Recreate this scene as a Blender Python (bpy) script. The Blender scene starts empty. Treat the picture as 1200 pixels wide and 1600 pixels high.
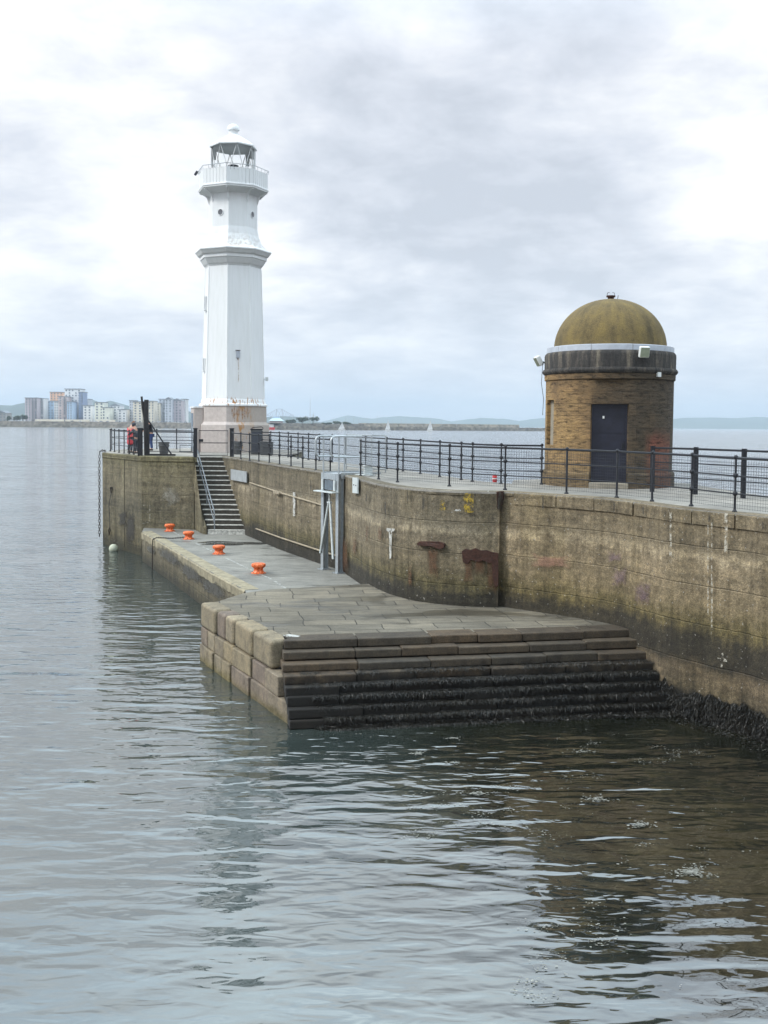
import bpy, bmesh, math, random
from mathutils import Vector, Matrix
from mathutils.geometry import tessellate_polygon
from math import sin, cos, pi, radians, atan2, sqrt
R = random.Random(7)
SC = bpy.context.scene
COL = SC.collection

# ------------------------------------------------------------------ camera
CAM = Vector((0, 0, 6.15))
PITCH, ROLL, SHY = 3.0, 0.5, -0.0325
RM = Matrix.Rotation(radians(90 - PITCH), 3, 'X') @ Matrix.Rotation(radians(ROLL), 3, 'Z')
cd = bpy.data.cameras.new("camera"); cam = bpy.data.objects.new("camera", cd); COL.objects.link(cam)
cam.matrix_world = Matrix.Translation(CAM) @ RM.to_4x4()
cd.sensor_fit = 'VERTICAL'; cd.sensor_height = 36; cd.lens = 36; cd.shift_y = SHY
cd.clip_start = .1; cd.clip_end = 60000
SC.camera = cam

def ray(u, v):
    return (RM @ Vector(((u - 600) / 1600, (800 - v) / 1600 + SHY, -1)))
def atz(u, v, z):                       # point of the plane z seen at a photo pixel
    d = ray(u, v); return CAM + d * ((z - CAM.z) / d.z)
def atY(u, v, Y):
    d = ray(u, v); return CAM + d * (Y / d.y)
def zd(Y):                              # height of the pier deck
    return CAM.z - (1.7 - (min(max(Y, 20), 52) - 24) * .0075)
def deck(u, v):
    z = 4.5
    for _ in range(12):
        p = atz(u, v, z); z = zd(p.y)
    return Vector((p.x, p.y, z))

# ------------------------------------------------------------------ node helpers
class NT:
    def __init__(s, t): s.t = t; t.nodes.clear()
    def n(s, ty, ins=None, **kw):
        nd = s.t.nodes.new(ty)
        for k, v in kw.items(): setattr(nd, k, v)
        for k, v in (ins or {}).items():
            if isinstance(v, bpy.types.NodeSocket): s.t.links.new(v, nd.inputs[k])
            elif isinstance(v, bpy.types.Node): s.t.links.new(v.outputs[0], nd.inputs[k])
            else: nd.inputs[k].default_value = v
        return nd
    def math(s, op, a, b=0., c=0., clamp=False):
        return s.n('ShaderNodeMath', {0: a, 1: b, 2: c}, operation=op, use_clamp=clamp).outputs[0]
    def vm(s, op, a, b):
        return s.n('ShaderNodeVectorMath', {0: a, 1: b}, operation=op)
    def mix(s, f, a, b, mode='MIX'):
        nd = s.n('ShaderNodeMix', {0: f, 6: a, 7: b}, data_type='RGBA', blend_type=mode)
        return nd.outputs[2]
    def ramp(s, f, stops, interp='LINEAR'):
        nd = s.n('ShaderNodeValToRGB', {0: f}); cr = nd.color_ramp; cr.interpolation = interp
        while len(cr.elements) < len(stops): cr.elements.new(.5)
        for e, (p, c) in zip(cr.elements, stops):
            e.position = p
            e.color = (c, c, c, 1) if isinstance(c, (int, float)) else (*c, 1)
        return nd.outputs[0]
    def noise(s, vec, scale, detail=4, rough=.55, dist=0.):
        return s.n('ShaderNodeTexNoise', {'Vector': vec, 'Scale': scale, 'Detail': detail, 'Roughness': rough, 'Distortion': dist}).outputs[0]
    def scaled(s, vec, sc):
        return s.vm('MULTIPLY', vec, sc).outputs[0]
    def sep(s, vec): return s.n('ShaderNodeSeparateXYZ', {0: vec}).outputs

def mat(name):
    m = bpy.data.materials.new(name); m.use_nodes = True; return m, NT(m.node_tree)
def finish(nt, color, rough=.8, bump=None, bs=.3, bd=.02, metal=0., **kw):
    ins = {'Base Color': color if isinstance(color, bpy.types.NodeSocket) else (*color, 1), 'Roughness': rough, 'Metallic': metal}
    ins.update(kw)
    if bump is not None:
        ins['Normal'] = nt.n('ShaderNodeBump', {'Strength': bs, 'Distance': bd, 'Height': bump})
    b = nt.n('ShaderNodeBsdfPrincipled', ins)
    nt.n('ShaderNodeOutputMaterial', {0: b})
    return b
def c3(h, k=1.): return tuple(v * k for v in h)

def simple(name, col, rough=.6, metal=0., var=.25, scale=6., bs=.2, bd=.01):
    m, t = mat(name)
    pos = t.n('ShaderNodeTexCoord').outputs['Object']
    nz = t.noise(pos, scale, 5, .65)
    lo, hi = c3(col, 1 - var), c3(col, 1 + var)
    c = t.ramp(nz, [(.3, lo), (.7, hi)])
    finish(t, c, rough, nz, bs, bd, metal)
    return m

# wall: concrete with tide bands
def wall_mat(name, stops, tint_lo, tint_hi, zr=(-.5, 4.8), streak=.7, wob=.75, agg=1.):
    m, t = mat(name)
    pos = t.n('ShaderNodeNewGeometry').outputs['Position']
    x, y, z = t.sep(pos)
    big = t.noise(pos, .55, 4, .6)
    hs = t.scaled(pos, (1.5, 1.5, .16)); st = t.noise(hs, 1.3, 5, .65)
    hs2 = t.scaled(pos, (9, 9, .5)); st2 = t.noise(hs2, 1., 3, .6)
    med = t.noise(pos, 4.5, 6, .7)
    fine = t.noise(pos, 38, 4, .75)
    vor = t.n('ShaderNodeTexVoronoi', {'Vector': pos, 'Scale': 26.}).outputs[0]
    zz = t.math('ADD', z, t.math('MULTIPLY', t.math('SUBTRACT', t.math('ADD', t.math('MULTIPLY', st, .6), t.math('MULTIPLY', med, .4)), .5), wob * 1.6))
    f = t.math('DIVIDE', t.math('SUBTRACT', zz, zr[0]), zr[1] - zr[0])
    band = t.ramp(f, [((a - zr[0]) / (zr[1] - zr[0]), c) for a, c in stops])
    c = t.mix(.75, band, t.ramp(big, [(.35, tint_lo), (.65, tint_hi)]), 'MULTIPLY')
    c = t.mix(streak, c, t.ramp(st, [(.33, (.5, .48, .42)), (.5, (1, .98, .92)), (.66, (1.3, 1.27, 1.2))]), 'MULTIPLY')
    c = t.mix(.45, c, t.ramp(st2, [(.32, (.5, .47, .42)), (.5, (1, 1, 1)), (.75, (1.2, 1.2, 1.2))]), 'MULTIPLY')
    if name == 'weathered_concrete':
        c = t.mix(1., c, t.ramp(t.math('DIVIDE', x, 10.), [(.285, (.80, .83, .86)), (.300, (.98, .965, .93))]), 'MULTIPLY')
    green = t.ramp(t.noise(t.scaled(pos, (1.1, 1.1, .35)), .8, 4, .6), [(.5, 0.), (.68, 1.)])
    c = t.mix(t.math('MULTIPLY', green, .22), c, t.mix(1., c, (1.0, .95, .6, 1), 'MULTIPLY'))
    c = t.mix(.62 * agg, c, t.ramp(fine, [(.32, (.3, .29, .27)), (.5, (1, 1, 1)), (.68, (2., 1.95, 1.85))]), 'MULTIPLY')
    c = t.mix(.7 * agg, c, t.ramp(med, [(.32, (.5, .48, .45)), (.5, (1, 1, 1)), (.68, (1.4, 1.36, 1.3))]), 'MULTIPLY')
    # shrinkage cracks and pour joints
    zl = t.math('ADD', z, t.math('MULTIPLY', med, .05))
    pj = t.math('ABSOLUTE', t.math('SUBTRACT', t.math('FRACT', t.math('DIVIDE', zl, .82)), .5))
    pj = t.ramp(pj, [(.0, 1.), (.022, 0.)])
    c = t.mix(t.math('MULTIPLY', pj, t.ramp(t.noise(pos, .9, 2), [(.5, 0.), (.7, .28)])), c, t.mix(1., c, (.4, .38, .35, 1), 'MULTIPLY'))
    mid_ = t.noise(pos, 13, 3, .7)
    c = t.mix(.42, c, t.ramp(mid_, [(.34, (.42, .4, .38)), (.5, (1, 1, 1)), (.64, (1.6, 1.55, 1.5))]), 'MULTIPLY')
    lay = t.noise(t.scaled(pos, (.5, .5, 7.)), 1., 4, .6)
    c = t.mix(.5, c, t.ramp(lay, [(.36, (.62, .6, .58)), (.5, (1, 1, 1)), (.64, (1.3, 1.28, 1.24))]), 'MULTIPLY')
    spots = t.ramp(t.noise(pos, 14, 2, .5), [(.70, 0.), (.73, 1.)])
    c = t.mix(t.math('MULTIPLY', spots, .6), c, (.42, .4, .36, 1))
    pits = t.ramp(t.n('ShaderNodeTexVoronoi', {'Vector': t.scaled(pos, (1, 1, 1.4)), 'Scale': 5.}).outputs[0], [(.05, 1.), (.09, 0.)])
    c = t.mix(t.math('MULTIPLY', pits, .6), c, (.03, .025, .02, 1))
    h = t.math('ADD', t.math('ADD', t.math('MULTIPLY', fine, .5), t.math('MULTIPLY', med, 1.5)), t.math('MULTIPLY', t.math('SUBTRACT', 0, t.math('ADD', pj, pits)), .8))
    finish(t, c, .9, h, .7, .03)
    return m

W0 = [(-.5, (.012, .012, .010)), (.45, (.014, .013, .010)), (.66, (.105, .088, .062)), (1.0, (.15, .122, .088)), (1.25, (.035, .031, .024)),
      (1.75, (.045, .04, .03)), (2.05, (.13, .11, .055)), (2.5, (.21, .175, .12)), (3.30, (.25, .21, .155)), (3.42, (.36, .31, .235)), (3.52, (.34, .295, .225)), (3.62, (.205, .175, .13)),
      (4.3, (.20, .17, .125)), (4.8, (.17, .15, .115))]
M = {}
dk = lambda W, k: [(a, tuple(q * k for q in c)) for a, c in W]
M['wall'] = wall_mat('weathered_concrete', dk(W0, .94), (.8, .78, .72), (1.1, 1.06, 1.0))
W1 = [(-.5, (.03, .03, .018)), (.3, (.045, .04, .022)), (.8, (.13, .115, .075)), (1.5, (.15, .135, .095)), (2.2, (.13, .12, .09)), (2.9, (.19, .17, .125)),
      (4., (.20, .18, .125)), (4.75, (.16, .15, .09))]
M['head'] = wall_mat('pier_head_concrete', dk(W1, .85), (.75, .74, .7), (1.1, 1.08, 1.02), wob=.7)
W2 = [(-.5, (.02, .02, .012)), (.15, (.04, .036, .022)), (.45, (.11, .096, .065)), (.9, (.17, .15, .11)), (1.35, (.22, .195, .145))]
M['lowface'] = wall_mat('landing_concrete', dk(W2, .85), (.8, .8, .78), (1.1, 1.1, 1.05), zr=(-.5, 1.5), wob=.35)
M['dark_conc'] = wall_mat('dark_concrete', [(0, (.11, .10, .08)), (1.6, (.10, .09, .075)), (3, (.13, .12, .10)), (4.7, (.15, .14, .1))], (.8, .8, .78), (1.05, 1.03, 1.), wob=.3)

def flat_mat(name, base, joints=None, ang=0., wet=True):
    m, t = mat(name)
    pos = t.n('ShaderNodeNewGeometry').outputs['Position']
    big = t.noise(pos, .35, 5, .6); med = t.noise(t.scaled(pos, (1, 3.2, 1)), 1.6, 6, .7); fine = t.noise(pos, 30, 4, .7)
    c = t.ramp(big, [(.35, c3(base, .72)), (.65, c3(base, 1.25))])
    c = t.mix(.8, c, t.ramp(med, [(.3, (.6, .6, .6)), (.5, (1, 1, 1)), (.7, (1.35, 1.34, 1.3))]), 'MULTIPLY')
    c = t.mix(.7, c, t.ramp(fine, [(.3, (.6, .6, .6)), (.7, (1.35, 1.33, 1.3))]), 'MULTIPLY')
    h = t.math('ADD', fine, med); rough = .85
    if joints:
        w, hh, mort = joints
        mp = t.n('ShaderNodeMapping', {0: pos, 'Rotation': (0, 0, ang)})
        wp = t.vm('ADD', mp.outputs[0], t.scaled(t.n('ShaderNodeTexNoise', {'Vector': pos, 'Scale': 1.2}).outputs[1], (.16, .10, 0))).outputs[0]
        bk = t.n('ShaderNodeTexBrick', {'Vector': wp, 'Color1': (.78, .76, .72, 1), 'Color2': (1.18, 1.12, 1.02, 1), 'Mortar': (.16, .15, .14, 1), 'Scale': 1., 'Mortar Size': mort, 'Mortar Smooth': .3, 'Brick Width': w, 'Row Height': hh}, offset=.42, squash=.8, squash_frequency=3)
        c = t.mix(.95, c, bk.outputs[0], 'MULTIPLY')
        h = t.math('SUBTRACT', h, t.math('MULTIPLY', bk.outputs[1], 3))
    if wet:
        wt = t.ramp(t.noise(t.scaled(pos, (.55, 1.1, 1)), .6, 4, .6, .4), [(.57, 0.), (.62, 1.)])
        c = t.mix(t.math('MULTIPLY', wt, .6), c, t.mix(1., c, (.42, .41, .4, 1), 'MULTIPLY'))
        rough = t.math('SUBTRACT', .88, t.math('MULTIPLY', wt, .5))
    finish(t, c, rough, h, .5, .02)
    return m
M['low_top'] = flat_mat('landing_screed', (.215, .21, .19))
M['deck'] = flat_mat('deck_concrete', (.25, .235, .21), wet=False)
M['paving'] = flat_mat('stone_paving', (.155, .143, .118), joints=(1.25, .62, .014), ang=radians(-9))

def stone_mat(name, cols, bs=.6, weedz=None):
    m, t = mat(name)
    geo = t.n('ShaderNodeNewGeometry'); pos = geo.outputs['Position']
    oi = t.n('ShaderNodeObjectInfo').outputs['Random']
    med = t.noise(pos, 3, 6, .7); fine = t.noise(pos, 32, 4, .75)
    c = t.ramp(oi, [(i / (len(cols) - 1), cc) for i, cc in enumerate(cols)])
    c = t.mix(.9, c, t.ramp(med, [(.3, (.5, .48, .46)), (.5, (1, 1, 1)), (.7, (1.45, 1.4, 1.3))]), 'MULTIPLY')
    c = t.mix(.8, c, t.ramp(fine, [(.3, (.5, .5, .5)), (.7, (1.5, 1.46, 1.4))]), 'MULTIPLY')
    if weedz:
        z = t.sep(pos)[2]
        f = t.math('ADD', z, t.math('MULTIPLY', t.math('SUBTRACT', med, .5), .5))
        k = t.ramp(f, [(weedz[0], 1.), (weedz[1], 0.)])
        c = t.mix(k, c, t.mix(1., c, weedz[2] + (1,), 'MULTIPLY'))
    h = t.math('ADD', t.math('MULTIPLY', med, 1.5), fine)
    finish(t, c, .85, h, bs, .025)
    return m
M['quay_stone'] = stone_mat('sandstone_quay', [(.27, .22, .14), (.20, .17, .12), (.17, .135, .11), (.28, .24, .165)], weedz=(.0, .22, (.6, .58, .32)))
M['step_stone'] = stone_mat('sandstone_step', [(.055, .044, .032), (.082, .058, .036), (.042, .036, .028), (.075, .058, .04)], weedz=(.74, 1.08, (.10, .10, .10)))
M['core'] = simple('dark_core', (.016, .015, .012), .9)
M['weed'] = None
def weed_mat():
    m, t = mat('dark_bladder_wrack')
    pos = t.n('ShaderNodeNewGeometry').outputs['Position']
    n1 = t.noise(pos, 22, 3, .7); n2 = t.noise(pos, 1.8, 3, .6)
    c = t.ramp(n1, [(.38, (.006, .0055, .0045)), (.58, (.018, .016, .012)), (.72, (.055, .050, .040))])
    c = t.mix(.7, c, t.ramp(n2, [(.35, (.6, .6, .6)), (.65, (1.5, 1.45, 1.3))]), 'MULTIPLY')
    finish(t, c, .42)
    return m
M['weed'] = weed_mat()
def paint_mat(name, col, cut=.45, rough=.7, scale=9, alpha=1., fade=False):
    m, t = mat(name)
    pos = t.n('ShaderNodeNewGeometry').outputs['Position']
    nz = t.noise(pos, scale, 5, .75); m['fade'] = fade; cc = nz; wd = .06
    if fade:
        cc = t.math('ADD', nz, t.math('MULTIPLY', t.math('SUBTRACT', t.n('ShaderNodeAttribute', attribute_name='fade').outputs['Fac'], .6), .5)); wd = .2
    b = t.n('ShaderNodeBsdfPrincipled', {'Base Color': t.ramp(nz, [(.3, c3(col, .6)), (.7, c3(col, 1.3))]), 'Roughness': rough,
        'Alpha': t.math('MULTIPLY', t.ramp(cc, [(cut - wd, 0.), (cut + wd, 1.)]), alpha)})
    t.n('ShaderNodeOutputMaterial', {0: b}); return m
M['p_white'] = paint_mat('flaking_white_paint', (.58, .58, .55), .44, alpha=.8)
M['p_pale'] = paint_mat('pale_lime_stain', (.55, .52, .44), .52, alpha=.75)
M['p_yellow'] = paint_mat('flaking_yellow_paint', (.36, .25, .03), .5)
M['p_purple'] = paint_mat('faded_purple_paint', (.20, .13, .165), .5, alpha=.4, scale=7, fade=True)
M['p_pink'] = paint_mat('faded_pink_paint', (.38, .20, .14), .52, alpha=.5, scale=7, fade=True)
M['p_rust'] = paint_mat('rust_stain', (.11, .052, .024), .54, alpha=.7, scale=8, fade=True)
M['p_rustw'] = paint_mat('rust_run', (.40, .20, .08), .5, alpha=.6, scale=10)
M['p_dark'] = paint_mat('dark_seep_stain', (.04, .035, .027), .45, alpha=.8, scale=8, fade=True)
M['spall'] = paint_mat('spalled_dark_concrete', (.075, .07, .06), .47, alpha=.75, scale=3.5, fade=True)
M['rust'] = simple('rusty_steel', (.05, .020, .013), .85, .1, .6, 14, .6, .02)
M['black'] = simple('black_painted_iron', (.012, .013, .018), .5, .2, .35, 18)
M['wire'] = simple('dark_wire', (.05, .055, .065), .5, .5)
M['galv'] = simple('galvanised_steel', (.42, .45, .47), .42, .55, .18, 9)
M['galv_lt'] = simple('pale_galvanised_plate', (.60, .64, .64), .5, .2, .12, 9)
M['galv_wire'] = simple('galvanised_wire', (.5, .53, .56), .45, .6)
M['timber'] = simple('dark_timber', (.03, .028, .03), .75, 0, .4, 9)
M['ledge'] = simple('pale_rotten_timber', (.33, .275, .20), .85, 0, .35, 5)
M['chain'] = simple('rusty_chain_iron', (.035, .028, .024), .7, .4, .4, 30)
M['bin'] = simple('grey_plastic', (.085, .087, .09), .6, 0, .2, 4)
M['buoyw'] = simple('cream_buoy_plastic', (.50, .52, .40), .5, 0, .2, 5)
M['red'] = simple('red_plastic', (.60, .03, .03), .5, 0, .15, 6)
M['skin'] = simple('skin', (.45, .26, .19), .6, 0, .08)
M['hair_g'] = simple('ginger_hair', (.20, .085, .035), .7)
M['hair_d'] = simple('dark_hair', (.02, .015, .012), .6)
M['coat_red'] = simple('red_coat_cloth', (.62, .075, .09), .8, 0, .15, 12)
M['grey_cl'] = simple('dark_grey_cloth', (.05, .055, .07), .85, 0, .2, 12)
M['black_cl'] = simple('black_cloth', (.012, .012, .016), .8, 0, .2, 12)
M['jeans'] = simple('blue_denim', (.035, .06, .16), .85, 0, .2, 14)
M['shoe'] = simple('dark_shoe', (.02, .018, .016), .6)
M['door_navy'] = simple('navy_painted_door', (.012, .013, .026), .45, .1, .35, 5)
M['flash'] = simple('white_flashing', (.46, .49, .55), .5, 0, .12, 6)
M['white_box'] = simple('white_plastic', (.75, .76, .74), .5, 0, .06, 6)
M['lamp_glass'] = simple('floodlight_glass', (.36, .40, .30), .12, .3, .15, 8)
M['port'] = simple('grey_porthole_glass', (.13, .135, .15), .3, 0, .2, 8)
M['win_dark'] = simple('dark_window_glass', (.05, .06, .08), .1, .2, .2, 8)
M['niche'] = simple('grey_render_infill', (.27, .24, .19), .9, 0, .25, 4)
def orange_mat():
    m, t = mat('orange_bollard_paint')
    pos = t.n('ShaderNodeTexCoord').outputs['Object']
    oi = t.n('ShaderNodeObjectInfo').outputs['Random']; geo = t.n('ShaderNodeNewGeometry').outputs['Position']
    nz = t.noise(geo, 13, 5, .75)
    c = t.ramp(nz, [(.34, (.12, .04, .02)), (.41, (.45, .085, .02)), (.49, (.76, .14, .03)), (.57, (.84, .18, .045)), (.63, (.78, .42, .28))])
    finish(t, c, .55, nz, .4, .02); return m
M['orange'] = orange_mat()
def white_tower_mat():
    m, t = mat('white_lighthouse_paint')
    pos = t.n('ShaderNodeNewGeometry').outputs['Position']
    z = t.sep(pos)[2]
    st = t.noise(t.scaled(pos, (5, 5, .5)), 1.2, 5, .65); nz = t.noise(pos, 6, 5, .7)
    c = t.ramp(st, [(.3, (.77, .78, .78)), (.6, (.83, .84, .85))])
    k = t.ramp(t.math('DIVIDE', z, 24), [(15.2 / 24, 0.), (15.35 / 24, .8), (15.6 / 24, .6), (16.3 / 24, 0.)])
    g = t.math('MULTIPLY', k, t.ramp(nz, [(.4, 0.), (.58, 1.)]))
    c = t.mix(g, c, (.42, .36, .31, 1))
    k2 = t.ramp(t.math('DIVIDE', z, 24), [(7.0 / 24, 0.), (7.1 / 24, 1.), (7.42 / 24, 1.), (7.55 / 24, 0.)])
    g2 = t.math('MULTIPLY', k2, t.ramp(t.noise(t.scaled(pos, (9, 9, 1.2)), 1., 3, .6), [(.56, 0.), (.62, 1.)]))
    c = t.mix(g2, c, (.42, .20, .07, 1))
    finish(t, c, .6, nz, .15, .01); return m
M['lw'] = white_tower_mat()
def pink_mat():
    m, t = mat('pale_pink_plinth_paint')
    pos = t.n('ShaderNodeNewGeometry').outputs['Position']
    x, y, z = t.sep(pos)
    st = t.noise(t.scaled(pos, (4, 4, .6)), 1.2, 5, .65); nz = t.noise(pos, 5, 6, .7)
    c = t.ramp(nz, [(.3, (.43, .375, .35)), (.65, (.55, .49, .46))])
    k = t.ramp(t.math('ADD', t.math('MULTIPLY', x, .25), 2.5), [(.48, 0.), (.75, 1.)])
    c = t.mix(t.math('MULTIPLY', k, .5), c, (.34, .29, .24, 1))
    b = t.math('SUBTRACT', 1., t.math('ABSOLUTE', t.math('DIVIDE', t.math('ADD', x, 7.45), .75)), clamp=True)
    g = t.math('MULTIPLY', b, t.ramp(t.noise(t.scaled(pos, (6, 6, 1.6)), 1., 4, .7), [(.5, 0.), (.6, 1.)]))
    c = t.mix(g, c, (.40, .20, .06, 1))
    finish(t, c, .75, t.math('ADD', st, nz), .25, .01); return m
M['pink'] = pink_mat()
def glass_mat():
    m, t = mat('clear_lantern_glass')
    a = t.n('ShaderNodeBsdfTransparent', {0: (.99, 1., 1., 1)}); g = t.n('ShaderNodeBsdfGlossy', {0: (1, 1, 1, 1), 'Roughness': .03})
    fr = t.n('ShaderNodeFresnel', {0: 1.35})
    mx = t.n('ShaderNodeMixShader', {0: fr.outputs[0], 1: a, 2: g}); t.n('ShaderNodeOutputMaterial', {0: mx}); return m
M['glass'] = glass_mat()
TC = Vector((6.46, 29.6, zd(29.6)))     # domed tower centre
def tower_mat():
    m, t = mat('ashlar_sandstone')
    pos = t.n('ShaderNodeTexCoord').outputs['Object']
    x, y, z = t.sep(pos)
    ang = t.math('ARCTAN2', x, t.math('MULTIPLY', y, -1))       # 0 towards the camera, + to the right
    uv = t.n('ShaderNodeCombineXYZ', {0: t.math('MULTIPLY', ang, 1.8), 1: z, 2: 0.}).outputs[0]
    wv = t.vm('ADD', uv, t.scaled(t.n('ShaderNodeTexNoise', {'Vector': pos, 'Scale': 3.}).outputs[1], (.05, .03, 0))).outputs[0]
    bk = t.n('ShaderNodeTexBrick', {'Vector': wv, 'Color1': (.85, .82, .78, 1), 'Color2': (1.15, 1.1, 1.02, 1), 'Mortar': (.6, .56, .5, 1), 'Scale': 1., 'Mortar Size': .008, 'Mortar Smooth': .6, 'Brick Width': .8, 'Row Height': .33}, offset=.5)
    big = t.noise(pos, .9, 5, .6)
    # honeycomb erosion in beds
    er = t.noise(t.scaled(pos, (2.6, 2.6, 9.5)), 1.5, 6, .75)
    fine = t.noise(pos, 30, 4, .7)
    w = t.math('ADD', t.math('MULTIPLY', ang, .42), t.math('MULTIPLY', t.math('SUBTRACT', z, 1.1), .13))  # sunlit left and shaded right blended into the weathered stone colour
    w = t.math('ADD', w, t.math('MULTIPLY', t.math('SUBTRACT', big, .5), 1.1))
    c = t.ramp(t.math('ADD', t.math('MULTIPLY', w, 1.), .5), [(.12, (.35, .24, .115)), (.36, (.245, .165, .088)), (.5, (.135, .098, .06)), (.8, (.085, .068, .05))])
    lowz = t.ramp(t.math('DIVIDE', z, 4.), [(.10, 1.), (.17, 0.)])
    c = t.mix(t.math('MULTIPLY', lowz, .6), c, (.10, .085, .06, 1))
    bx = t.math('MULTIPLY', t.ramp(ang, [(.35, 0.), (.5, 1.), (1.1, .6), (1.3, 0.)]), t.ramp(t.math('DIVIDE', z, 4.), [(.05, .5), (.3, 1.), (.42, 0.)]))
    c = t.mix(t.math('MULTIPLY', bx, t.ramp(big, [(.38, 0.), (.52, .9)])), c, (.30, .11, .075, 1))
    c = t.mix(.85, c, bk.outputs[0], 'MULTIPLY')
    c = t.mix(.85, c, t.ramp(er, [(.38, (.16, .13, .11)), (.47, (.85, .85, .85)), (.7, (1.35, 1.28, 1.15))]), 'MULTIPLY')
    c = t.mix(.6, c, t.ramp(fine, [(.3, (.6, .6, .6)), (.7, (1.4, 1.35, 1.3))]), 'MULTIPLY')
    h = t.math('ADD', t.math('SUBTRACT', t.math('MULTIPLY', er, 2.5), t.math('MULTIPLY', bk.outputs[1], 1.2)), t.math('MULTIPLY', fine, .4))
    finish(t, c, .9, h, .8, .04); return m
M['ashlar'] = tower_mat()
def parapet_mat():
    m, t = mat('sooty_parapet_stone')
    pos = t.n('ShaderNodeTexCoord').outputs['Object']; x, y, z = t.sep(pos)
    st = t.noise(t.scaled(pos, (4, 4, .6)), 1.3, 5, .7); fine = t.noise(pos, 20, 5, .75)
    c = t.ramp(st, [(.3, (.02, .02, .022)), (.48, (.045, .043, .042)), (.58, (.09, .08, .07)), (.72, (.2, .18, .14))])
    ang = t.math('MULTIPLY', t.math('ARCTAN2', x, t.math('MULTIPLY', y, -1)), 3.)
    j = t.ramp(t.math('ABSOLUTE', t.math('SUBTRACT', t.math('FRACT', ang), .5)), [(.0, 1.), (.02, 0.)])
    c = t.mix(t.math('MULTIPLY', j, .8), c, (.012, .012, .012, 1))
    c = t.mix(.7, c, t.ramp(fine, [(.3, (.5, .5, .5)), (.7, (1.6, 1.5, 1.4))]), 'MULTIPLY')
    finish(t, c, .9, t.math('SUBTRACT', fine, j), .6, .03); return m
M['parapet'] = parapet_mat()
def dome_mat():
    m, t = mat('lichen_covered_dome')
    pos = t.n('ShaderNodeTexCoord').outputs['Object']; x, y, z = t.sep(pos)
    ang = t.math('ARCTAN2', x, t.math('MULTIPLY', y, -1))
    uv = t.n('ShaderNodeCombineXYZ', {0: t.math('MULTIPLY', ang, 3.), 1: t.math('MULTIPLY', z, .6), 2: 0.}).outputs[0]
    st = t.noise(uv, 1.4, 5, .6); med = t.noise(pos, 3, 6, .7); fine = t.noise(pos, 34, 4, .75)
    c = t.ramp(t.math('ADD', t.math('MULTIPLY', st, .6), t.math('MULTIPLY', med, .4)), [(.34, (.075, .058, .028)), (.48, (.145, .108, .048)), (.6, (.20, .145, .052)), (.72, (.15, .115, .06))])
    c = t.mix(.8, c, t.ramp(fine, [(.3, (.5, .5, .5)), (.5, (1, 1, 1)), (.72, (1.5, 1.45, 1.3))]), 'MULTIPLY')
    finish(t, c, .95, t.math('ADD', fine, med), .6, .03); return m
M['dome'] = dome_mat()

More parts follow.
